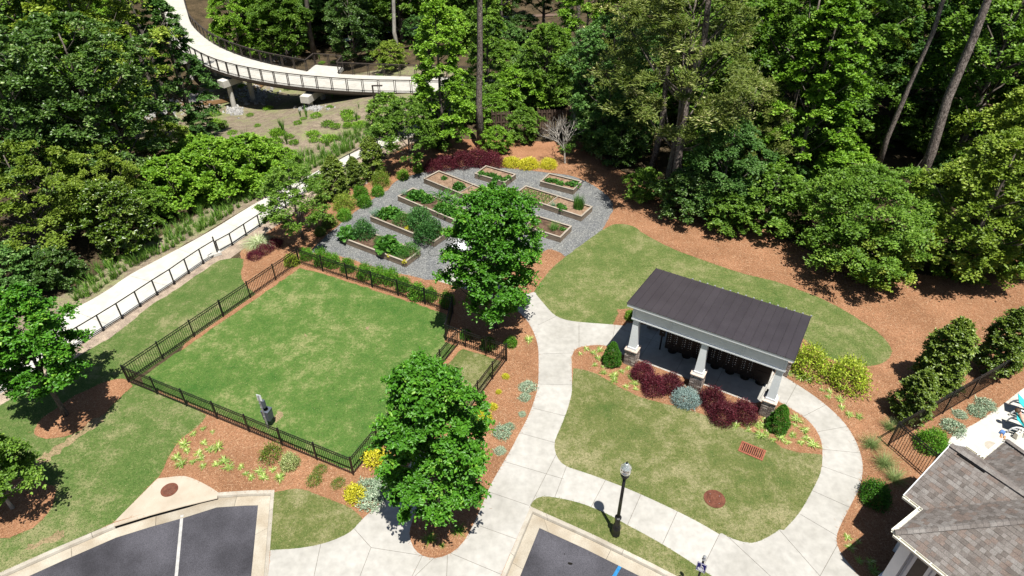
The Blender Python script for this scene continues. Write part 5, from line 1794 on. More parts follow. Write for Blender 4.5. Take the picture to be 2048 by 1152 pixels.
# ------------------------------------------------------------------ raised garden beds
RIM = 0.36
BEDS = [  # left corner, near corner, right corner of the rim; divider share; soil; label
    ((682, 475), (811, 524), (842, 501), None, 'soil', 'raised timber bed nearest the fence hedge, full of squash and tomato plants'),
    ((740, 433), (868, 484), (898, 459), None, 'soil', 'raised timber bed with chives and one very large tomato plant'),
    ((795, 392), (925, 447), (953, 427), None, 'soil', 'raised timber bed with squash seedlings and tall corn'),
    ((847, 357), (962, 404), (987, 384), 0.62, 'soil_pale', 'nearly empty raised timber bed with thin stakes beside the plum shrubs'),
    ((949, 347), (1010, 365), (1031, 348), None, 'soil_pale', 'short raised timber bed of seedlings below the golden shrubs'),
    ((1080, 363), (1147, 380), (1166, 363), None, 'soil_pale', 'short raised timber bed at the far right end of the gravel'),
    ((1027, 389), (1163, 433), (1185, 413), 0.5, 'soil_pale', 'long divided raised timber bed with an upright rosemary at its right end'),
    ((1048, 452), (1121, 475), (1143, 452), None, 'soil', 'raised timber bed half hidden behind the round tree, beside the back lawn'),
]


def make_bed(Lc, Nc, Rc, div, soil, label):
    a, b, c = (np.array(at(*q, RIM)) for q in (Lc, Nc, Rc))
    u = b - a
    lu = np.linalg.norm(u)
    u /= lu
    w = np.array([-u[1], u[0]])
    lw = abs((c - b) @ w)
    rz = math.atan2(u[1], u[0])
    e = tag(empty('raised_garden_bed', (a[0], a[1], 0), rz), label, 'garden bed', 'raised timber garden beds on the gravel')
    th = 0.045
    for z in (0.085, 0.262):
        for yy in (th / 2, lw - th / 2):
            MB().box((0, 0, 0), (lu, th, 0.165)).build('plank', M['wood_old'], e, loc=(lu / 2, yy, z))
        for xx in (th / 2, lu - th / 2):
            MB().box((0, 0, 0), (lw - 2 * th - 0.004, th, 0.165)).build('plank', M['wood_old'], e, loc=(xx, lw / 2, z), rz=math.pi / 2)
    for yy in (0.04, lw - 0.04):
        MB().box((0, 0, 0), (lu + 0.03, 0.105, 0.03)).build('rim_board', M['wood_top'], e, loc=(lu / 2, yy, RIM))
    for xx in (0.04, lu - 0.04):
        MB().box((0, 0, 0), (lw - 0.19, 0.105, 0.03)).build('rim_board', M['wood_top'], e, loc=(xx, lw / 2, RIM - 0.001), rz=math.pi / 2)
    if div:
        MB().box((0, 0, 0), (lw - 0.19, 0.05, 0.18)).build('divider', M['wood_top'], e, loc=(lu * div, lw / 2, 0.275), rz=math.pi / 2)
    nx, ny = max(4, int(lu / 0.12)), max(3, int(lw / 0.12))
    x0, x1, y0, y1 = 0.05, lu - 0.05, 0.05, lw - 0.05
    V_ = [(x0 + (x1 - x0) * i / nx, y0 + (y1 - y0) * j / ny, 0.27 + gr.uniform(-0.018, 0.018)) for j in range(ny + 1) for i in range(nx + 1)]
    F_ = [(j * (nx + 1) + i, j * (nx + 1) + i + 1, (j + 1) * (nx + 1) + i + 1, (j + 1) * (nx + 1) + i) for j in range(ny) for i in range(nx)]
    MB().add(V_, F_).build('soil', M[soil], e)
    return e


for b_ in BEDS:
    make_bed(*b_)
for k, (u, v) in enumerate(((852, 349), (928, 349), (906, 365))):
    x, y = at(u, v + 12, 0.3)
    tag(MB().tube([(0, 0, 0.25), (0.02, 0, 1.05)], 0.012, 6).build('garden_stake', M['wood_dark'], loc=(x, y, 0)), ['left', 'right', 'middle'][k] + ' thin dark stake standing in the nearly empty garden bed', 'stake', 'thin stakes in the nearly empty bed')
# slatted white storage bench with grey shelf behind the round tree
x, y = at(925, 505)
e = tag(empty('storage_bench', (x, y, 0), PA + 0.15), 'white slatted garden bench box with grey frame behind the round tree', 'storage box')
for k in range(5):
    MB().box((-0.36 + k * 0.18, 0, 0.62), (0.165, 1.15, 0.03)).build('lid_slat', M['white_plastic'], e)
MB().box((0, 0, 0.30), (0.86, 1.10, 0.56)).build('box_body', M['white_plastic'], e)
MB().box((0, 0.72, 0.85), (0.92, 0.28, 0.04)).build('shelf', M['slate_box'], e)
for s in (-0.43, 0.43):
    MB().box((s, 0.72, 0.5), (0.05, 0.26, 0.95)).build('shelf_post', M['slate_box'], e)
MB().box((0, 0.84, 1.05), (0.9, 0.03, 0.42)).build('back_panel', M['slate_box'], e)
hp = [at(*q) for q in ((893, 478), (880, 486), (868, 494), (858, 502), (857, 508), (864, 512), (878, 510), (890, 503), (902, 496), (910, 492))]
hl = smooth_line(hp, False, 0.12)
hx, hy = hl[0]
tag(MB().tube([(p[0] - hx, p[1] - hy, 0.012) for p in hl], 0.014, 6).build('garden_hose', M['hose'], loc=(hx, hy, 0)), 'thin grey garden hose looped on the gravel by the beds', 'hose')

# ------------------------------------------------------------------ shrubs and small plants
B = {}
B['plum'] = gen_bush('plum_shrub', 1, 0.62, 0.85, 6500, 0.055, 0.55, 'plum', lumps=10)
B['plum_b'] = gen_bush('plum_shrub', 2, 1.0, 1.05, 7000, 0.075, 0.55, 'plum', lumps=12)
B['plum_low'] = gen_bush('plum_groundcover', 3, 0.55, 0.42, 2600, 0.055, 0.55, 'plum')
B['spruce'] = gen_bush('globe_spruce', 4, 0.62, 0.68, 8000, 0.06, 0.35, 'spruce', lumps=18, up=0.3)
B['cone'] = gen_bush('cone_evergreen', 5, 0.52, 1.4, 11000, 0.045, 0.6, 'box', cone=True)
B['gold'] = gen_bush('golden_shrub', 6, 0.75, 0.62, 4200, 0.075, 0.5, 'gold', lumps=10)
B['gold_s'] = gen_bush('golden_shrub', 7, 0.42, 0.48, 1500, 0.075, 0.5, 'gold', loose=0.13)
B['fresh'] = gen_bush('fresh_shrub', 8, 0.46, 0.62, 2600, 0.065, 0.6, 'shrub', lumps=8)
B['fresh_l'] = gen_bush('loose_shrub', 9, 0.75, 0.95, 3000, 0.075, 0.55, 'yellow', loose=0.14)
B['hedge'] = gen_bush('hedge_shrub', 10, 0.42, 0.85, 2300, 0.065, 0.6, 'shrub', loose=0.13, lumps=9)
B['lime'] = gen_bush('lime_shrub', 12, 0.95, 1.35, 2600, 0.115, 0.5, 'lime', loose=0.16, lumps=14)
B['abelia'] = gen_bush('abelia_shrub', 13, 0.46, 0.42, 1100, 0.06, 0.5, 'holly', loose=0.16)
B['cream'] = gen_bush('cream_shrub', 14, 0.42, 0.62, 3200, 0.05, 0.6, 'cream', lumps=5)
B['sage'] = gen_bush('silver_groundcover', 15, 0.50, 0.16, 1300, 0.085, 0.42, 'sage', loose=0.12)
B['round'] = gen_bush('round_shrub', 18, 0.64, 0.95, 4800, 0.065, 0.6, 'shrub', lumps=9)
B['veg'] = gen_bush('vegetable_plant', 20, 0.36, 0.38, 420, 0.13, 0.85, 'veg', loose=0.12, oval=True, up=0.75)
B['squash'] = gen_bush('squash_plant', 21, 0.48, 0.42, 330, 0.20, 0.95, 'veg', loose=0.12, oval=True, up=0.85)
B['tomato'] = gen_bush('tomato_plant', 22, 0.55, 0.85, 2600, 0.085, 0.45, 'tomato', loose=0.13, lumps=9)
B['herb'] = gen_bush('herb_plant', 23, 0.38, 0.45, 1700, 0.045, 0.5, 'veg', loose=0.10)
B['seedling'] = gen_bush('seedling', 24, 0.20, 0.20, 150, 0.085, 0.7, 'veg', loose=0.16, oval=True, up=0.7)
B['marigold'] = gen_bush('marigold', 25, 0.13, 0.16, 130, 0.055, 0.8, 'gold', loose=0.1)
B['dill'] = gen_tuft('dill_plant', 26, 160, 0.42, 0.012, 0.7, 'veg', 0.3, 0.16)
B['chive'] = gen_tuft('chive_clump', 27, 130, 0.5, 0.018, 0.6, 'chive', 0.35, 0.20)
B['rosemary'] = gen_tuft('rosemary_plant', 28, 260, 0.85, 0.035, 0.28, 'veg', 0.12, 0.28)
B['corn'] = gen_tuft('corn_plant', 29, 26, 1.25, 0.09, 0.75, 'veg', 0.75, 0.05, 4)
B['lily'] = gen_tuft('lilyturf_tuft', 30, 75, 0.36, 0.034, 1.2, 'lily', 0.75, 0.06)
B['lily_b'] = gen_tuft('lilyturf_tuft', 31, 55, 0.30, 0.034, 1.15, 'lily', 0.8, 0.06)
B['liri'] = gen_tuft('dark_lilyturf', 32, 70, 0.42, 0.016, 1.2, 'shrub', 0.7, 0.08)
B['muhly'] = gen_tuft('muhly_grass', 33, 320, 0.75, 0.010, 0.95, 'muhly', 0.45, 0.14)
B['reed'] = gen_tuft('striped_reed_grass', 34, 420, 1.35, 0.022, 0.95, 'reed', 0.8, 0.22, 5)
B['row'] = gen_tuft('row_plant', 35, 42, 0.62, 0.030, 0.42, 'row', 0.25, 0.12)
B['row_b'] = gen_tuft('row_plant', 36, 30, 0.50, 0.034, 0.5, 'row', 0.3, 0.10)
B['weed'] = gen_bush('weed_clump', 37, 0.42, 0.22, 480, 0.10, 0.5, 'bright', loose=0.12)
B['weed_t'] = gen_tuft('tall_weed', 38, 22, 0.95, 0.045, 0.25, 'row', 0.1, 0.03)
pr_ = random.Random(21)


def plant(key, name, u, v, label, cat='shrub', group=None, sc=1.0, mat=None, hz=0.35, squash=None, terr=False):
    me = B[key]
    if terr:
        x, y, z = gat(u, v)
    else:
        x, y = at(u, v, hz * sc)
        z = 0.0
    s = (sc, sc, sc * (squash or pr_.uniform(0.92, 1.08)))
    o = inst(name, me, (x, y, z), rz=pr_.uniform(0, 6.28), sc=s, mat=L[mat] if mat else None)
    return tag(o, label, cat, group)


for i, (u, v, s, d) in enumerate([(1287, 741, 0.92, 'leftmost burgundy shrub before the pavilion, beside its left brick pier'), (1308, 768, 0.95, 'lower burgundy shrub of the left trio before the pavilion'), (1343, 764, 0.92, 'burgundy shrub just left of the blue globe spruce'),
                                  (1425, 794, 0.95, 'burgundy shrub just right of the blue globe spruce'), (1446, 822, 1.0, 'lowest burgundy shrub before the pavilion, beside the lawn'), (1488, 820, 1.0, 'rightmost burgundy shrub before the pavilion, near its right pier')]):
    plant('plum', 'burgundy_shrub', u, v, d, group='burgundy shrubs before the pavilion', sc=s, hz=0.40)
for i, (u, v, s) in enumerate([(868, 331, 0.72), (893, 323, 0.85), (925, 317, 0.95), (955, 315, 0.95), (983, 319, 0.88)]):
    plant('plum_b', 'burgundy_shrub', u, v, '%s burgundy shrub of the row behind the raised beds, counted from the left' % ['first', 'second', 'third', 'fourth', 'fifth'][i], group='burgundy shrub row behind the raised beds', sc=s, hz=0.5)
for i, (u, v, s) in enumerate([(508, 508, 0.95), (528, 497, 1.0), (548, 485, 0.9)]):
    plant('plum_low', 'burgundy_groundcover', u, v, '%s low burgundy shrub below the striped reed grass' % ['left', 'middle', 'right'][i], group='low burgundy shrubs by the reed grass', sc=s, hz=0.2)
plant('spruce', 'globe_spruce', 1373, 793, 'silvery blue globe spruce between the burgundy shrubs', sc=0.98, hz=0.35)
plant('cone', 'cone_evergreen', 1225, 708, 'clipped green cone evergreen left of the pavilion', sc=0.98, hz=0.6)
plant('cone', 'cone_evergreen', 1560, 838, 'clipped green cone evergreen right of the pavilion by the curved walk', sc=1.0, hz=0.6)
for i, (u, v, s) in enumerate([(1022, 323, 0.9), (1057, 326, 1.0), (1098, 327, 0.85)]):
    plant('gold', 'golden_shrub', u, v, '%s golden shrub of the trio behind the raised beds' % ['left', 'middle', 'right'][i], group='golden shrubs behind the raised beds', sc=s, hz=0.28)
for (u, v, s, d) in [(708, 985, 1.0, 'golden shrub beside the silver groundcover near the fence corner'), (752, 912, 1.15, 'golden shrub tucked between the fence and the nearest tree'), (967, 832, 0.9, 'golden shrub just right of the nearest tree crown'),
                     (1012, 752, 0.42, 'small sparse golden shrub by the dog run corner'), (997, 783, 0.32, 'thin straggly golden shrub between walk and dog run'), (986, 812, 0.45, 'small golden shrub half under the nearest tree'), (826, 818, 0.9, 'golden shrub seen through the nearest tree crown')]:
    plant('gold_s', 'golden_shrub', u, v, d, sc=s, hz=0.22)
plant('fresh', 'lime_fence_shrub', 582, 520, 'yellow green shrub at the far left fence corner of the dog park', sc=1.0, mat='lime', hz=0.28)
for (u, v, s, d) in [(540, 907, 1.05, 'widest dark green shrub in the front straw bed'), (639, 937, 0.62, 'upper of two joined dark green shrubs in the front straw bed'), (628, 958, 0.7, 'lower of two joined dark green shrubs in the front straw bed'), (675, 964, 0.62, 'small upright dark green shrub nearest the fence corner')]:
    plant('abelia', 'abelia_shrub', u, v, d, sc=s, hz=0.22, squash=1.3 * s)
plant('cream', 'variegated_shrub', 577, 921, 'round cream variegated shrub in the front straw bed', sc=0.98, hz=0.28)
for (u, v, s, d) in [(735, 978, 1.0, 'upper left silver mat of groundcover by the golden shrub'), (742, 1000, 1.05, 'lowest silver mat of groundcover by the golden shrub'), (762, 985, 0.75, 'right silver mat of groundcover by the shaded walk'), (762, 962, 0.75, 'silver mat of groundcover just below the nearest tree'),
                     (1055, 773, 0.8, 'silver groundcover mat beside the walk above the others'), (1050, 795, 0.55, 'small silver groundcover mat beside the walk'), (1003, 865, 0.8, 'silver groundcover mat right of the nearest tree'), (1018, 853, 0.5, 'small silver groundcover mat touching a larger one by the walk'), (1000, 902, 0.5, 'lone small silver groundcover mat near the walk edge'), (1044, 828, 0.35, 'tiny silver groundcover sprig by the walk'),
                     (1908, 854, 1.0, 'largest silver groundcover mat at the pool deck edge'), (1953, 821, 0.8, 'middle silver groundcover mat at the pool deck edge'), (1971, 809, 0.85, 'farthest silver groundcover mat at the pool deck edge'), (1920, 829, 0.6, 'thin silver groundcover mat under the pool fence')]:
    plant('sage', 'silver_groundcover', u, v, d, 'groundcover', sc=s, hz=0.08)
for (u, v, s, mt, d) in [(721, 385, 1.15, None, 'upper fresh green shrub of the pair beside the gravel'), (728, 402, 1.1, None, 'lower fresh green shrub of the pair beside the gravel'), (755, 381, 1.0, None, 'fresh green shrub on the gravel edge above the pair'), (806, 349, 0.95, 'bright', 'bright round shrub alone in the straw above the gravel'),
                         (836, 336, 0.85, 'bright', 'bright round shrub next to the burgundy row'), (688, 429, 1.05, None, 'lowest fresh green shrub on the gravel edge'), (658, 443, 1.05, 'holly', 'dark green shrub at the shaded gravel edge'), (976, 686, 0.85, 'box', 'glossy green shrub against the dog run fence'), (1022, 683, 0.72, None, 'bright green shrub at the dog run outer corner'),
                         (931, 668, 0.7, 'box', 'leafy green shrub behind the dog park fence jog'), (1262, 630, 0.7, 'bright', 'green shrub behind the left end of the pavilion'), (640, 462, 0.8, 'holly', 'dark green shrub under the small garden tree')]:
    plant('fresh', 'fresh_shrub', u, v, d, sc=s, mat=mt, hz=0.3)
for (u, v, s, d) in [(687, 404, 1.05, 'loose yellow green shrub between hollies and gravel'), (760, 357, 0.95, 'loose yellow green shrub below the tall narrow holly')]:
    plant('fresh_l', 'loose_shrub', u, v, d, sc=s, hz=0.45)
for i, (u, v) in enumerate([(612, 507), (642, 514), (664, 520), (695, 529), (729, 541), (757, 547), (782, 553), (806, 567), (835, 581), (860, 586), (893, 598)]):
    plant('hedge', 'hedge_shrub', u, v, 'leafy green hedge shrub behind the dog park fence, %s from its left corner' % ['first', 'second', 'third', 'fourth', 'fifth', 'sixth', 'seventh', 'eighth', 'ninth', 'tenth', 'eleventh'][i], group='hedge shrubs between dog park and gravel', sc=pr_.uniform(0.9, 1.2), hz=0.4)
for (u, v, s, d) in [(1623, 722, 1.0, 'pale lime shrub against the right end of the pavilion roof'), (1702, 750, 1.0, 'pale lime shrub between back lawn and curved walk')]:
    plant('lime', 'lime_shrub', u, v, d, sc=s, hz=0.55)
for (u, v, s, d) in [(1868, 880, 1.0, 'round bright green shrub inside the pool fence corner'), (1756, 984, 0.95, 'round green shrub beside the pool house shadow')]:
    plant('round', 'round_shrub', u, v, d, sc=s, mat='shrub' if u > 1800 else 'box', hz=0.45)
for i, (u, v, s) in enumerate([(1780, 852, 0.75), (1745, 886, 0.95), (1770, 924, 1.0), (1791, 954, 0.95)]):
    plant('muhly', 'muhly_grass', u, v, 'fine arching grass clump, %s from the top along the pool fence corner' % ['first', 'second', 'third', 'fourth'][i], 'grass clump', 'fine grass clumps by the pool fence', sc=s, hz=0.2)
plant('reed', 'striped_reed_grass', 516, 486, 'pale striped reed grass clump beside the path railing', 'grass clump', sc=0.95, hz=0.1)
# lilyturf, bed by bed
LZ = [([(110, 165), (155, 130), (205, 160), (250, 135), (240, 195), (215, 245), (275, 260), (275, 300), (355, 320), (355, 355), (410, 290), (455, 270), (470, 330), (440, 400), (500, 375), (510, 420)], 3.593, 1130, 660, 'variegated lilyturf tuft in the straw left of the pavilion shrubs'),
      ([(1230, 675), (1315, 680), (1320, 715), (1370, 665), (1385, 690), (1430, 635), (1430, 680), (1410, 750), (1455, 735), (1500, 785), (1555, 765), (1605, 800), (1640, 750), (1655, 680), (1665, 635), (1725, 710), (1735, 770), (1700, 805), (1785, 815)], 3.593, 1130, 660, 'variegated lilyturf tuft in the straw around the right cone evergreen'),
      ([(1615, 305), (1665, 300), (1700, 335), (1755, 350), (1830, 375), (1850, 425), (1905, 435), (1895, 475), (1980, 490), (1995, 550), (2040, 600)], 3.593, 1130, 660, 'variegated lilyturf tuft along the outer edge of the curved walk'),
      ([(445, 135), (500, 185), (550, 190)], 3.0, 1536, 768, 'variegated lilyturf tuft along the outer edge of the curved walk'),
      ([(480, 915), (545, 945), (500, 975), (550, 1055), (640, 1115), (620, 1060)], 3.0, 1536, 768, 'lilyturf tuft beside the pool house entrance'),
      ([(355, 190), (435, 150), (510, 175), (275, 270), (300, 330), (215, 385), (440, 265), (485, 310), (555, 295), (395, 345), (415, 390), (350, 420), (255, 435), (430, 455), (540, 440), (605, 410), (640, 460), (745, 460), (785, 515), (830, 545), (900, 495), (930, 545), (1005, 480), (1060, 545)], 4.096, 300, 820, 'variegated lilyturf tuft in the straw bed above the storm inlet'),
      ([(100, 880)], 3.0, 1024, 384, 'single lilyturf tuft in the straw by the dog run corner')]
for pts, k, ox, oy, d in LZ:
    for (a, b) in pts:
        plant(pr_.choice(['lily', 'lily', 'lily_b']), 'lilyturf', ox + a / k, oy + b / k, d, 'grass clump', d.replace('variegated ', '').replace(' tuft', ' tufts') if len(pts) > 1 else None, sc=pr_.uniform(0.5, 1.05), hz=0.12)
for (u, v, s, d) in [(859, 1074, 1.0, 'left dark green lilyturf in the tree island tip'), (917, 1057, 1.05, 'right dark green lilyturf in the tree island tip'), (884, 1090, 0.45, 'smallest green tuft at the tree island tip')]:
    plant('liri', 'dark_lilyturf', u, v, d, 'grass clump', sc=s, hz=0.15)
# young plants in rows left of the path
for row, off in enumerate((-0.55, -1.15, -1.8, -2.5)):
    line = offset_line(pl_, off)
    step = 1
    for i in range(0, len(line)):
        if row == 3 and line[i][1] < 30:
            continue
        for sub in (0.0, 0.5):
            if i + 1 >= len(line):
                continue
            p = np.array(line[i]) * (1 - sub) + np.array(line[i + 1]) * sub
            u, v = px_of((p[0], p[1], 0))
            if not (150 < u < 780) or pr_.random() < (0.06 if row < 2 else 0.3):
                continue
            o = inst('row_plant', B[pr_.choice(['row', 'row_b'])], (p[0] + pr_.uniform(-.1, .1), p[1] + pr_.uniform(-.1, .1), float(hgt(p[0], p[1]))), rz=pr_.uniform(0, 6.28), sc=pr_.uniform(0.85, 1.45))
            tag(o, 'young upright green plant in the mulch rows beside the pale path', 'plant', 'young plants in rows beside the path')
# weeds on the mulch slope
rgw = np.random.default_rng(5)
for i in range(84):
    u, v = rgw.uniform(430, 760), rgw.uniform(215, 290)
    if i >= 44:
        u, v = rgw.uniform(300, 800), rgw.uniform(90, 235)
    elif v > 300 - (u - 560) * 0.2 and u > 600:
        v -= 25
    plant('weed' if rgw.random() < 0.65 else 'weed_t', 'slope_weed', u, v, 'weedy green clump on the brown mulch slope before the footbridge', 'weed', 'weeds on the mulch slope', sc=rgw.uniform(0.6, 1.5), terr=True)
# vegetables
def veg(lst, ox, oy, k, where):
    for (key, a, b, s, nm, d) in lst:
        x, y = at(ox + a / k, oy + b / k, 0.3 + 0.15 * s)
        s = s * (1.22 if key not in ('marigold', 'corn', 'rosemary') else 1.1)
        o = inst(nm, B[key], (x, y, 0.26), rz=pr_.uniform(0, 6.28), sc=(s, s, s))
        tag(o, d, 'plant')


veg([('squash', 165, 715, 0.85, 'squash_plant', 'yellow green squash plant at the left end of the nearest bed'), ('tomato', 330, 700, 1.0, 'tomato_plant', 'bushy tomato plant in the left half of the nearest bed'), ('herb', 480, 770, 0.8, 'herb_plant', 'low herb plant between tomato and squash in the nearest bed'), ('squash', 545, 820, 1.05, 'squash_plant', 'broad leaved squash in the middle of the nearest bed'),
     ('veg', 640, 860, 0.9, 'vegetable_plant', 'leafy plant right of the squash in the nearest bed'), ('herb', 770, 865, 1.2, 'pepper_plant', 'bushy pepper plant at the right end of the nearest bed'), ('herb', 700, 900, 0.8, 'herb_plant', 'low herb plant at the right end of the nearest bed'), ('marigold', 710, 962, 1.0, 'marigold', 'orange yellow marigold at the right corner of the nearest bed'), ('marigold', 562, 903, 0.8, 'marigold', 'marigold at the front of the nearest bed'),
     ('chive', 440, 510, 1.0, 'chive_clump', 'blue green chive clump at the left end of the second bed'), ('veg', 545, 510, 1.15, 'bean_plant', 'pale leafy bean plant beside the chives in the second bed'), ('veg', 610, 500, 1.0, 'bean_plant', 'pale leafy bean plant in the middle of the second bed'), ('herb', 690, 575, 1.25, 'basil_plant', 'round basil plant at the front of the second bed'), ('dill', 765, 525, 1.0, 'dill_plant', 'feathery dill plant in the second bed'),
     ('tomato', 860, 600, 1.2, 'tomato_plant', 'very large tomato plant in the second bed'), ('tomato', 905, 730, 1.05, 'tomato_plant', 'tomato branch mass hanging over the front of the second bed'), ('tomato', 985, 690, 0.95, 'tomato_plant', 'tomato plant right of the very large one'), ('marigold', 1070, 672, 1.2, 'marigold', 'yellow marigold at the right end of the second bed'), ('marigold', 735, 643, 1.0, 'marigold', 'yellow marigold before the very large tomato plant'),
     ('chive', 708, 315, 0.7, 'chive_clump', 'small chive clump at the left end of the third bed'), ('squash', 800, 345, 0.7, 'squash_plant', 'left squash seedling in the third bed'), ('squash', 860, 345, 0.75, 'squash_plant', 'right squash seedling in the third bed'), ('veg', 930, 375, 0.8, 'vegetable_plant', 'leafy plant before the corn in the third bed'), ('corn', 1050, 330, 0.85, 'corn_plant', 'left corn plant in the third bed'), ('corn', 1120, 360, 0.95, 'corn_plant', 'middle corn plant in the third bed'),
     ('corn', 1190, 390, 0.9, 'corn_plant', 'right corn plant in the third bed'), ('veg', 1070, 460, 1.0, 'vegetable_plant', 'trailing leafy plant over the front of the third bed'), ('veg', 1150, 490, 1.0, 'vegetable_plant', 'trailing leafy plant near the bench in the third bed'), ('veg', 1240, 250, 0.8, 'vegetable_plant', 'single leafy plant at the divider of the nearly empty bed'), ('seedling', 1095, 165, 0.8, 'seedling', 'tiny seedling in the nearly empty bed'), ('marigold', 1255, 232, 0.8, 'marigold', 'yellow flower at the divider of the nearly empty bed')], 660, 320, 4.8, '')
k5 = ['first', 'second', 'third', 'fourth', 'fifth', 'sixth', 'seventh']
veg([('seedling', a, b, s, 'seedling', '%s leafy seedling from the left in the short bed below the golden shrubs' % k5[i]) for i, (a, b, s) in enumerate([(205, 120, 1.0), (265, 130, 0.9), (315, 140, 1.1), (365, 165, 1.1), (415, 180, 1.0), (465, 160, 0.9), (340, 180, 0.9)])]
    + [('seedling', a, b, s, 'seedling', '%s leafy seedling from the left in the far right short bed' % k5[i]) for i, (a, b, s) in enumerate([(850, 185, 1.0), (910, 190, 0.9), (960, 215, 1.0), (1030, 220, 0.7), (1095, 215, 1.3)])]
    + [('chive', 895, 425, 0.6, 'herb_clump', 'grey green herb clump beside the divider of the long bed'), ('rosemary', 1140, 440, 1.0, 'rosemary_plant', 'upright rosemary at the right end of the long divided bed'), ('seedling', 985, 450, 1.1, 'seedling', 'leafy seedling in the right half of the long divided bed'), ('seedling', 960, 425, 0.8, 'seedling', 'small seedling behind the herb clump in the long bed'),
       ('dill', 905, 640, 1.15, 'fennel_plant', 'feathery fennel in the bed behind the round tree'), ('seedling', 985, 650, 0.7, 'seedling', 'small reddish soil seedling in the bed behind the round tree')], 920, 320, 4.8, '')
# low greens sown across the left half of the long bed
a, b, c = (np.array(at(*q, 0.3)) for q in ((1034, 389), (1096, 409), (1114, 395)))
rg1 = np.random.default_rng(9)
n = 900
q1, q2 = rg1.random(n), rg1.random(n)
P_ = np.column_stack([a + (b - a) * q1[:, None] + (c - b) * q2[:, None], np.full(n, 0.27)])
T_ = np.column_stack([rg1.normal(0, .6, n), rg1.normal(0, .6, n), np.ones(n)])
o = inst('sown_greens', leaf_mesh('sown_greens', P_, T_, rg1.normal(0, 1, (n, 3)), 0.085 * rg1.uniform(.5, 1.3, n), 0.05, rg1.random(n), L['veg']), (0, 0, 0))
tag(o, 'low sown greens covering the left half of the long bed', 'greens', kind='stuff')

# ------------------------------------------------------------------ trees
T = {}
T['elm'] = gen_tree('plaza_elm', 101, 8.5, 1.95, 2.15, 'egg', 135, 20, 20, 0.125, 0.6, 0.30, 0.75, 0.25, 0.10, 34, True, 'elm', shoots=46, inner=0.04)
T['elm_b'] = gen_tree('garden_elm', 102, 8.2, 1.6, 2.45, 'oval', 140, 20, 20, 0.125, 0.6, 0.31, 0.75, 0.25, 0.11, 34, True, 'elm', shoots=50, inner=0.04)
T['elm_c'] = gen_tree('lawn_elm', 103, 6.8, 2.1, 2.2, 'oval', 100, 19, 20, 0.125, 0.6, 0.29, 0.75, 0.25, 0.10, 28, True, 'elm', shoots=24, inner=0.06)
T['elm_d'] = gen_tree('young_elm', 104, 4.2, 1.1, 1.6, 'oval', 64, 16, 18, 0.105, 0.6, 0.34, 0.75, 0.25, 0.06, 20, True, 'elm', inner=0.10)
T['oak'] = gen_tree('oak', 111, 12.0, 2.2, 4.4, 'oval', 130, 17, 21, 0.195, 0.6, 0.23, 0.65, 0.35, 0.22, 30)
T['oak_b'] = gen_tree('oak', 112, 13.0, 2.8, 4.0, 'egg', 130, 17, 20, 0.19, 0.6, 0.24, 0.62, 0.4, 0.20, 30)
T['tall'] = gen_tree('tall_tree', 113, 13.5, 1.4, 3.1, 'tall', 125, 17, 20, 0.185, 0.62, 0.25, 0.7, 0.35, 0.17, 26)
T['spread'] = gen_tree('spreading_tree', 114, 6.2, 0.7, 4.6, 'spread', 150, 18, 22, 0.165, 0.5, 0.23, 0.42, 0.25, 0.13, 34, inner=0.12)
T['lacy'] = gen_tree('lacy_tree', 115, 7.2, 0.8, 3.8, 'spread', 110, 15, 26, 0.135, 0.5, 0.25, 0.45, 0.35, 0.14, 30, inner=0.12)
T['willow'] = gen_tree('willow_oak', 116, 14.5, 4.4, 4.9, 'oval', 130, 16, 20, 0.25, 0.24, 0.24, 0.75, 0.30, 0.24, 34, mat='olive')
T['egg'] = gen_tree('egg_tree', 117, 9.0, 0.8, 3.3, 'egg', 115, 17, 19, 0.17, 0.62, 0.27, 0.65, 0.35, 0.15, 24)
T['bush'] = gen_tree('understory', 118, 4.2, 0.2, 2.4, 'spread', 72, 14, 15, 0.17, 0.66, 0.30, 0.6, 0.3, 0.07, 18, inner=0.12)
T['vine'] = gen_tree('vine_mound', 119, 3.4, 0.1, 2.7, 'spread', 90, 14, 15, 0.16, 0.8, 0.26, 0.55, 0.35, 0.05, 12, mat='bright', inner=0.12)
T['magnolia'] = gen_tree('magnolia', 120, 6.0, 0.3, 2.3, 'egg', 80, 13, 13, 0.20, 0.45, 0.30, 0.8, 0.15, 0.10, 20, True, 'gloss')
T['small'] = gen_tree('small_tree', 121, 5.2, 1.3, 2.4, 'spread', 80, 15, 17, 0.12, 0.6, 0.27, 0.55, 0.25, 0.07, 30)
T['holly'] = gen_tree('holly', 124, 4.1, 0.05, 1.12, 'tall', 150, 13, 14, 0.10, 0.55, 0.33, 0.9, 0.1, 0.05, 12, True, 'holly')
T['holly_b'] = gen_tree('holly', 125, 2.3, 0.05, 1.15, 'egg', 100, 13, 13, 0.105, 0.55, 0.36, 0.9, 0.1, 0.05, 12, True, 'holly')
T['pine'] = gen_tree('pine', 122, 28.0, 22.0, 2.6, 'oval', 46, 14, 18, 0.34, 0.10, 0.30, 0.8, 0.2, 0.31, 26, bark='bark_pine', wig=4.0)
T['pine_thin'] = gen_tree('slim_pine', 123, 27.0, 21.5, 2.2, 'oval', 40, 14, 16, 0.34, 0.10, 0.30, 0.8, 0.2, 0.19, 22, bark='bark_pine', wig=6.0)
tr_ = random.Random(31)


def ptree(proto, u, v, zc, label, sc=1.0, mat=None, name='tree', group=None, bark=None, cat='tree', rz=None):
    zg = 0.0
    for _ in range(6):
        x, y = at(u, v, zc + zg)
        zg = float(hgt(x, y))
    return plant_tree(name, T[proto], (x, y, zg), label, cat, group, tr_.uniform(0, 6.28) if rz is None else rz, sc, mat, bark)


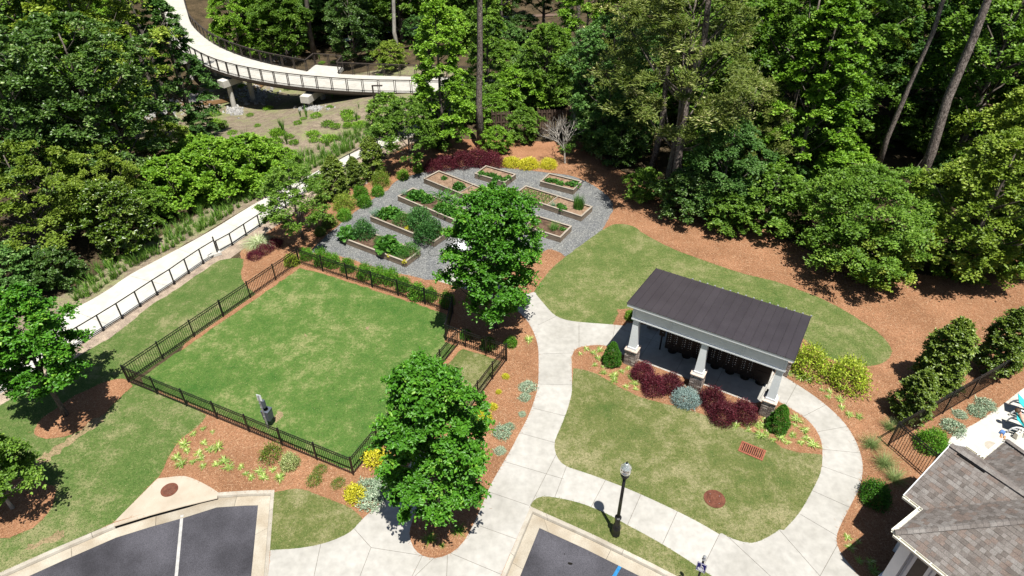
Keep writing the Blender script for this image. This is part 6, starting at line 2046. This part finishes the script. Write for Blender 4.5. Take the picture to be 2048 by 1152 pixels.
# the four planted street trees
plant_tree('street_tree', T['elm'], (*at(884, 1050), 0), 'big leafy green tree standing in the straw island between the walks', 'tree', None, 0.6, (0.87, 0.87, 0.98))
plant_tree('street_tree', T['elm_b'], (*at(991, 655), 0), 'round leafy green tree between the dog park and the raised beds', 'tree', None, 2.1, (0.95, 0.95, 1.0))
plant_tree('street_tree', T['elm_c'], (*at(132, 830), 0), 'leafy green tree in the oval straw ring on the side lawn', 'tree', None, 1.0, mat='elm')
plant_tree('street_tree', T['elm_d'], (*at(26, 1016), 0), 'small young tree at the lower left straw ring', 'tree', None, 3.0, mat='mid', bark='bark_pale')
# garden trees along the railing
plant_tree('garden_tree', T['small'], (*at(605, 478), 0), 'small multi branched tree between the reed grass and the gravel', 'tree', None, 0.4, 0.95, 'mid')
plant_tree('garden_tree', T['small'], (*at(822, 335), 0), 'small dark green tree at the far garden corner by the path', 'tree', None, 2.2, 0.98, 'mid')
ptree('bush', 775, 235, 1.2, 'loose green bush behind the far garden tree', 0.75, 'mid', 'woodland_bush', cat='bush')
# hollies
for (k, u, v, s, d) in [('holly', 1862, 772, 1.0, 'tall pointed holly, the middle one of three at the pool fence'), ('holly', 1812, 838, 0.74, 'ragged holly nearest the pool fence corner'), ('holly', 1980, 742, 0.96, 'tall holly farther right along the pool fence'), ('holly_b', 1882, 776, 0.6, 'low dense holly leaning against the tall middle one'), ('holly', 2070, 712, 0.85, 'holly at the right edge by the pool fence')]:
    plant_tree('holly', T[k], (*at(u, v), 0), d, 'evergreen', 'hollies along the pool fence', tr_.uniform(0, 6.28), s)
for (u, v, s, d) in [(676, 396, 0.78, 'broad dark holly beside the pale path railing'), (748, 352, 0.76, 'tall narrow holly beside the far railing'), (713, 372, 0.55, 'smaller holly between the two taller hollies'), (650, 402, 0.5, 'low dark holly touching the small garden tree')]:
    plant_tree('garden_holly', T['holly'], (*at(u, v), 0), d, 'evergreen', 'hollies along the garden railing', tr_.uniform(0, 6.28), (s * 1.1, s * 1.1, s))
# right hand wood, front row
ptree('spread', 1732, 448, 2.5, 'low wide spreading tree at the wood edge behind the pavilion lawn', 0.95, 'mid', 'woodland_tree')
ptree('bush', 1775, 450, 3.6, 'yellow green sprays over the middle of the low wide tree', 0.85, 'yellow', 'woodland_bush', cat='bush')
ptree('egg', 1975, 425, 4.2, 'yellow green tree at the right edge of the straw slope', 0.98, 'yellow', 'woodland_tree')
ptree('egg', 2075, 230, 7.0, 'pale green tree above the yellow green one at the right edge', 1.0, 'yellow', 'woodland_tree')
ptree('tall', 1640, 170, 7.6, 'bright yellow green tall tree left of the two bent pine trunks', 1.0, 'bright', 'woodland_tree')
ptree('bush', 1700, 330, 2.4, 'light green shrub at the foot of the bright tall tree', 0.9, 'bright', 'woodland_bush', cat='bush')
ptree('egg', 1455, 330, 3.6, 'blue green tree hanging low over the dark wood edge', 0.75, 'blue', 'woodland_tree')
ptree('bush', 1545, 400, 2.0, 'dark green bush under the blue green wood edge tree', 1.0, 'mid', 'woodland_bush', cat='bush')
ptree('willow', 1375, 120, 9.0, 'big olive willow oak with brown tipped leaves above the wood edge', 1.0, 'olive', 'woodland_tree')
ptree('willow', 1508, 195, 6.5, 'smaller olive willow oak right of the big one', 0.56, 'olive', 'woodland_tree')
ptree('oak', 1222, 150, 5.5, 'dark green oak behind the board fence', 0.82, 'blue', 'woodland_tree')
ptree('bush', 1290, 362, 1.4, 'sunlit sapling at the foot of two trunks by the straw slope', 0.55, 'mid', 'woodland_bush', cat='bush')
ptree('bush', 1370, 400, 1.2, 'low dark bush at the straw slope edge', 0.8, 'dark', 'woodland_bush', cat='bush')
ptree('bush', 1455, 430, 1.0, 'low green bush in the shade of the wood edge', 0.7, 'mid', 'woodland_bush', cat='bush')
ptree('tall', 880, 172, 5.0, 'narrow bright green tulip tree hiding the end of the footbridge', 0.86, 'bright', 'woodland_tree')
ptree('tall', 975, 110, 4.0, 'green tree just behind the tall slim pine', 0.72, 'mid', 'woodland_tree')
ptree('bush', 880, 262, 1.3, 'dark lower foliage under the tulip tree', 0.6, 'mid', 'woodland_bush', cat='bush')
ptree('bush', 1040, 170, 2.4, 'green bush left of the board fence', 0.95, 'bright', 'woodland_bush', cat='bush')
ptree('bush', 1048, 245, 1.4, 'green shrub before the board fence beside the golden trio', 0.62, 'mid', 'woodland_bush', cat='bush')
ptree('bush', 992, 283, 0.9, 'bright low shrub behind the burgundy row', 0.5, 'bright', 'woodland_bush', cat='bush')
ptree('egg', 1095, 110, 4.5, 'mid green tree behind the board fence', 0.8, 'mid', 'woodland_tree')
for (u, v, z, sc_, mt_, d) in [(862, 205, 2.4, 0.85, 'bright', 'bright bush at the left foot of the tulip tree'), (925, 175, 2.2, 0.8, 'mid', 'bush over the hidden end of the footbridge'), (935, 205, 1.4, 0.7, 'mid', 'bush hiding the turn of the path behind the tulip tree'), (985, 222, 1.4, 0.65, 'bright', 'sunlit bush left of the slim pine foot'), (1012, 195, 1.6, 0.75, 'mid', 'bush behind the slim pine foot'), (1065, 140, 1.8, 0.9, 'dark', 'dark bush behind the board fence top'), (1010, 120, 2.0, 0.9, 'mid', 'tall bush above the path end'),
                               (1190, 262, 1.6, 0.85, 'dark', 'dark bush right of the board fence'), (1240, 290, 1.4, 0.8, 'dark', 'dark bush in the deep shade left of the pale trunk'), (1262, 250, 2.0, 0.9, 'blue', 'blue green bush in the shade under the willow oak'), (1930, 520, 1.2, 0.75, 'mid', 'green bush under the right edge tree'), (2010, 500, 1.4, 0.8, 'mid', 'green bush at the right edge under the yellow green tree')]:
    ptree('bush', u, v, z, d, sc_, mt_, 'woodland_bush', cat='bush')
# left hand wood
ptree('oak', 165, 185, 7.0, 'large glossy dark green oak in the upper left', 1.0, 'dark', 'woodland_tree')
ptree('oak_b', 30, 250, 6.5, 'dark oak at the far left edge', 0.95, 'dark', 'woodland_tree')
ptree('tall', 338, 95, 7.0, 'slender blue green tree overlapping the left end of the footbridge', 0.86, 'blue', 'woodland_tree')
ptree('lacy', 52, 402, 3.6, 'feathery yellow green tree at the left edge above the path', 1.0, 'yellow', 'woodland_tree')
ptree('lacy', 178, 325, 4.2, 'feathery light green tree behind the magnolia', 0.75, 'yellow', 'woodland_tree')
ptree('magnolia', 220, 418, 2.9, 'glossy yellow green magnolia above the planted rows', 0.80, 'gloss', 'woodland_tree')
ptree('magnolia', 85, 275, 5.0, 'pale tipped magnolia in front of the large dark oak', 0.7, 'gloss', 'woodland_tree')
for (u, v, s, d) in [(345, 365, 0.95, 'left bright vine covered mound above the planted rows'), (430, 340, 1.05, 'middle bright vine covered mound above the planted rows'), (500, 325, 1.0, 'right bright vine covered mound above the planted rows'), (545, 305, 0.6, 'small vine mound at the right end of the bright thicket'), (395, 305, 0.8, 'rear bright vine mound beside the creek')]:
    ptree('vine', u, v, 1.5, d, s, 'bright', 'vine_mound', 'vine covered mounds by the creek', cat='bush')
ptree('bush', 330, 265, 2.2, 'yellow green sapling before the creek stones', 0.75, 'yellow', 'woodland_bush', cat='bush')
ptree('bush', 398, 235, 1.6, 'blue green bush under the footbridge end', 0.5, 'blue', 'woodland_bush', cat='bush')
ptree('bush', 10, 560, 1.2, 'dark bush at the left edge above the path', 0.8, 'blue', 'woodland_bush', cat='bush')
ptree('bush', 110, 545, 0.8, 'low dark bush in the shade above the path', 0.6, 'dark', 'woodland_bush', cat='bush')
ptree('bush', 300, 415, 1.0, 'green bush between magnolia and vine mounds', 0.6, 'mid', 'woodland_bush', cat='bush')
ptree('oak_b', 120, 60, 8.5, 'dark oak behind the large glossy oak', 1.0, 'mid', 'woodland_tree')
# behind the footbridge
ptree('egg', 470, 55, 3.4, 'bright light green tree behind the footbridge curve', 0.9, 'bright', 'woodland_tree')
ptree('bush', 455, 85, 1.2, 'bright shrub on the bank behind the footbridge', 0.9, 'bright', 'woodland_bush', cat='bush')
ptree('bush', 520, 95, 1.2, 'light green shrub by the creek stones behind the footbridge', 0.75, 'bright', 'woodland_bush', cat='bush')
ptree('egg', 560, 40, 4.5, 'mid green tree behind the creek stones', 0.95, 'mid', 'woodland_tree')
ptree('bush', 780, 100, 2.0, 'bright yellow green sapling right of the footbridge bay', 0.7, 'yellow', 'woodland_bush', cat='bush')
ptree('egg', 700, 40, 4.5, 'dark tree behind the footbridge bay', 0.9, 'dark', 'woodland_tree')

PINES = []
for i, (p, u, v, d, bk, s) in enumerate([('pine', 963, 296, 'tall slim pine trunk rising behind the burgundy row', 'bark_pine', 0.82), ('pine', 1820, 400, 'thick straight pine trunk at the right of the wood', 'bark_pine', 1.05), ('pine_thin', 1748, 362, 'thin pale pine trunk left of the thick right one', 'bark_pine', 0.95),
                                          ('pine', 1133, 132, 'dark pine trunk deep in the wood behind the board fence', 'bark_pine', 0.95), ('pine_thin', 1150, 138, 'leaning grey trunk beside the dark pine behind the board fence', 'bark_pine', 1.1), ('pine_thin', 1303, 338, 'pale trunk at the wood edge under the big willow oak', 'bark_pine', 1.1), ('pine', 1345, 402, 'brown trunk just right of the pale one under the willow oak', 'bark_pine', 0.85),
                                          ('pine', 630, 118, 'dark leaning pine trunk behind the footbridge bay, left of the pale ones', 'bark', 0.9), ('pine_thin', 692, 128, 'grey trunk at the right corner of the footbridge bay', 'bark_pine', 0.95), ('pine_thin', 803, 132, 'pale grey trunk right of the footbridge bay', 'bark_pale', 1.05), ('pine', 48, 118, 'thick grey trunk in the upper left corner', 'bark_pine', 1.1),
                                          ('pine_thin', 118, 60, 'dark trunk right of the thick one in the upper left corner', 'bark', 1.1), ('pine_thin', 104, 70, 'thin white trunk in the upper left corner', 'bark_pale', 0.5), ('pine', 1500, 120, 'tall trunk above the olive willow oaks', 'bark_pine', 1.0), ('pine_thin', 318, 240, 'left slim trunk standing by the creek stones', 'bark', 0.95), ('pine_thin', 345, 245, 'middle slim trunk standing by the creek stones', 'bark', 0.85), ('pine_thin', 383, 245, 'right slim trunk standing by the creek stones', 'bark', 1.1)]):
    x, y, z = gat(u, v)
    PINES.append((x, y))
    plant_tree('pine_tree', T[p], (x, y, z), d, 'tree', None, tr_.uniform(0, 6.28), (s, s, 1.0), 'mid', bk)

# bare ornamental tree
def bare_tree(loc, label):
    rb = random.Random(3)
    e = tag(empty('bare_tree', loc), label, 'tree')
    mb = MB()

    def grow(p, d, ln, r, lvl):
        k = 3
        pts, rad = [p], [r]
        q, dd = Vector(p), Vector(d)
        for i in range(k):
            dd = (dd + Vector((rb.uniform(-.18, .18), rb.uniform(-.18, .18), rb.uniform(-.05, .12)))).normalized()
            q = q + dd * ln / k
            pts.append(tuple(q))
            rad.append(r * (1 - 0.5 * (i + 1) / k))
        mb.tube(pts, rad, 5 if lvl else 7)
        if lvl < 4:
            for j in range(3 if lvl else 7):
                a = rb.uniform(0, 6.28)
                sp = rb.uniform(0.35, 0.85)
                ax = dd.orthogonal().normalized()
                ax.rotate(Matrix.Rotation(a, 3, dd).to_quaternion())
                nd = (dd * math.cos(sp) + ax * math.sin(sp) + Vector((0, 0, 0.12))).normalized()
                f = rb.uniform(0.55, 1.0)
                pp_ = Vector(pts[-1]) if f > 0.85 else Vector(pts[2])
                grow(tuple(pp_), tuple(nd), ln * rb.uniform(0.62, 0.85), r * 0.52, lvl + 1)
    grow((0, 0, -0.1), (0, 0, 1), 1.5, 0.085, 0)
    mb.build('trunk', M['bark_pale'], e)
    lf = gen_bush('sprout', 55, 0.55, 0.35, 170, 0.11, 0.6, 'shrub', loose=0.2)
    inst('crown', lf, (0, 0, 1.0), e)
    return e


bare_tree((*at(1130, 326), 0), 'bare grey branched tree with few green sprouts beside the golden shrubs')

# the depth of the wood: more trees behind the front rows
edge_r = [(2, 56), (6, 50), (10, 46.5), (14, 44), (20, 41), (28, 40), (36, 40), (60, 42), (90, 44)]
fr_ = random.Random(44)
keep_off = [np.array(BN), np.array(BF1), np.array(BF2), np.array(BAY)]


def clear(x, y, d):
    for pl0 in keep_off:
        if float(seg_dist(np.array([x]), np.array([y]), pl0)[0]) < d:
            return False
    return True


used = []
cnt = 0
for row in range(12):
    for col in range(30):
        y = 42 + row * 5.6 + fr_.uniform(-1.6, 1.6)
        x = -84 + col * 5.8 + fr_.uniform(-1.8, 1.8) + (row % 2) * 2.9
        u, v = px_of((x, y, 0))
        ut, vt = px_of((x, y, 13.0))
        zone = None
        if x > 2:
            ye = float(np.interp(x, [p[0] for p in edge_r], [p[1] for p in edge_r]))
            if ye + 1.0 < y < ye + 27:
                zone = 'right'
                rank = int((y - ye) / 9)
        elif x > -44 and y > 76 + max(0, -(x + 20)) * 0.15:
            zone = 'bridge'
            rank = int(max(0, y - 76) / 9)
        elif x <= -30 and y < 96 and x < -30 - (y - 40) * 0.52:
            zone = 'left'
            rank = int(max(0, y - 40) / 14)
        elif x < -44 - (y - 80) * 0.6:
            zone = 'left'
            rank = int(max(0, y - 40) / 14)
        if zone is None or u < -420 or u > 2470 or not clear(x, y, 5.0):
            continue
        if min([math.hypot(x - a, y - b) for a, b in PINES]) < 5.0:
            continue
        if min([math.hypot(x - a, y - b) for a, b in used] + [99]) < 3.6:
            continue
        used.append((x, y))
        pk = fr_.choices(['oak', 'oak_b', 'tall', 'egg', 'willow'], [3, 3, 3, 2, 1])[0]
        mt = fr_.choices(['mid', 'dark', 'blue', 'bright', 'yellow', 'olive'], [5, 3, 3, 2, 1, 1])[0]
        cw_ = {'mid': 'mid green', 'dark': 'dark glossy', 'blue': 'blue green', 'bright': 'bright green', 'yellow': 'yellow green', 'olive': 'olive'}[mt]
        sh_ = {'oak': 'broad', 'oak_b': 'broad', 'tall': 'narrow', 'egg': 'rounded', 'willow': 'fine leaved'}[pk]
        dp_ = ['front', 'middle', 'rear', 'deepest', 'deepest', 'deepest'][min(rank, 5)]
        if zone == 'right':
            mk = ['behind the tulip tree', 'behind the board fence', 'behind the willow oaks', 'behind the bright tall tree', 'behind the thick pine trunk', 'at the right edge'][int(np.searchsorted([1010, 1180, 1500, 1700, 1900], u))]
            lb = '%s %s tree, %s rank of right wood, %s' % (sh_, cw_, dp_, mk)
            gp = 'trees of the right hand wood'
        elif zone == 'bridge':
            mk = 'left of the bay' if u < 620 else ('behind the bay' if u < 720 else 'right of the bay')
            lb = '%s %s tree, %s rank beyond the footbridge, %s' % (sh_, cw_, dp_, mk)
            gp = 'trees of the wood beyond the footbridge'
        else:
            mk = 'left of the thick trunk' if u < 50 else ('near the thick trunk' if u < 170 else 'near the footbridge end')
            lb = '%s %s tree, %s rank of upper left wood, %s' % (sh_, cw_, dp_, mk)
            gp = 'trees of the upper left wood'
        plant_tree('wood_tree', T[pk], (x, y, float(hgt(x, y))), lb, 'tree', gp, fr_.uniform(0, 6.28), fr_.uniform(0.85, 1.2), mt)
        cnt += 1
# undergrowth along the wood edge and between the trunks
ug = 0
for i in range(70):
    x = fr_.uniform(3, 42)
    ye = float(np.interp(x, [p[0] for p in edge_r], [p[1] for p in edge_r]))
    y = ye + fr_.uniform(-4.5, 7)
    if fr_.random() < 0.45 and y < ye:
        continue
    if x < 9 and y < 45:
        continue
    u, v = px_of((x, y, 1.0))
    if u > 2200 or (1260 < u < 1385 and v > 250) or (1690 < u < 1880 and v > 300):
        continue
    plant_tree('undergrowth', T['bush'], (x, y, 0), 'leafy undergrowth bush in the shade of the right hand wood', 'bush', 'undergrowth bushes of the right hand wood', fr_.uniform(0, 6.28), fr_.uniform(0.4, 0.85), fr_.choice(['mid', 'mid', 'blue', 'dark', 'bright']))
for i in range(60):
    u, v = fr_.uniform(-80, 330), fr_.uniform(60, 520)
    if v > 400 - u * 0.62:
        continue
    x, y, z = gat(u, v)
    if not clear(x, y, 4.0):
        continue
    plant_tree('undergrowth', T['bush'], (x, y, z), 'leafy undergrowth bush in the shade of the left hand wood', 'bush', 'undergrowth bushes of the left hand wood', fr_.uniform(0, 6.28), fr_.uniform(0.45, 0.95), fr_.choice(['mid', 'mid', 'blue', 'dark']))
for i, (u, v) in enumerate([(600, 92), (660, 82), (735, 88), (840, 92), (900, 100), (960, 95), (1010, 110), (1050, 95), (560, 70), (860, 60), (930, 50), (1000, 45), (780, 60), (640, 40)]):
    x, y, z = gat(u, v)
    plant_tree('undergrowth', T['bush'], (x, y, z), 'shaded undergrowth bush beyond the footbridge', 'bush', 'undergrowth bushes beyond the footbridge', fr_.uniform(0, 6.28), fr_.uniform(0.7, 1.1), fr_.choice(['mid', 'bright', 'dark', 'blue']))
print('wood trees', cnt, 'objects', len(bpy.data.objects))
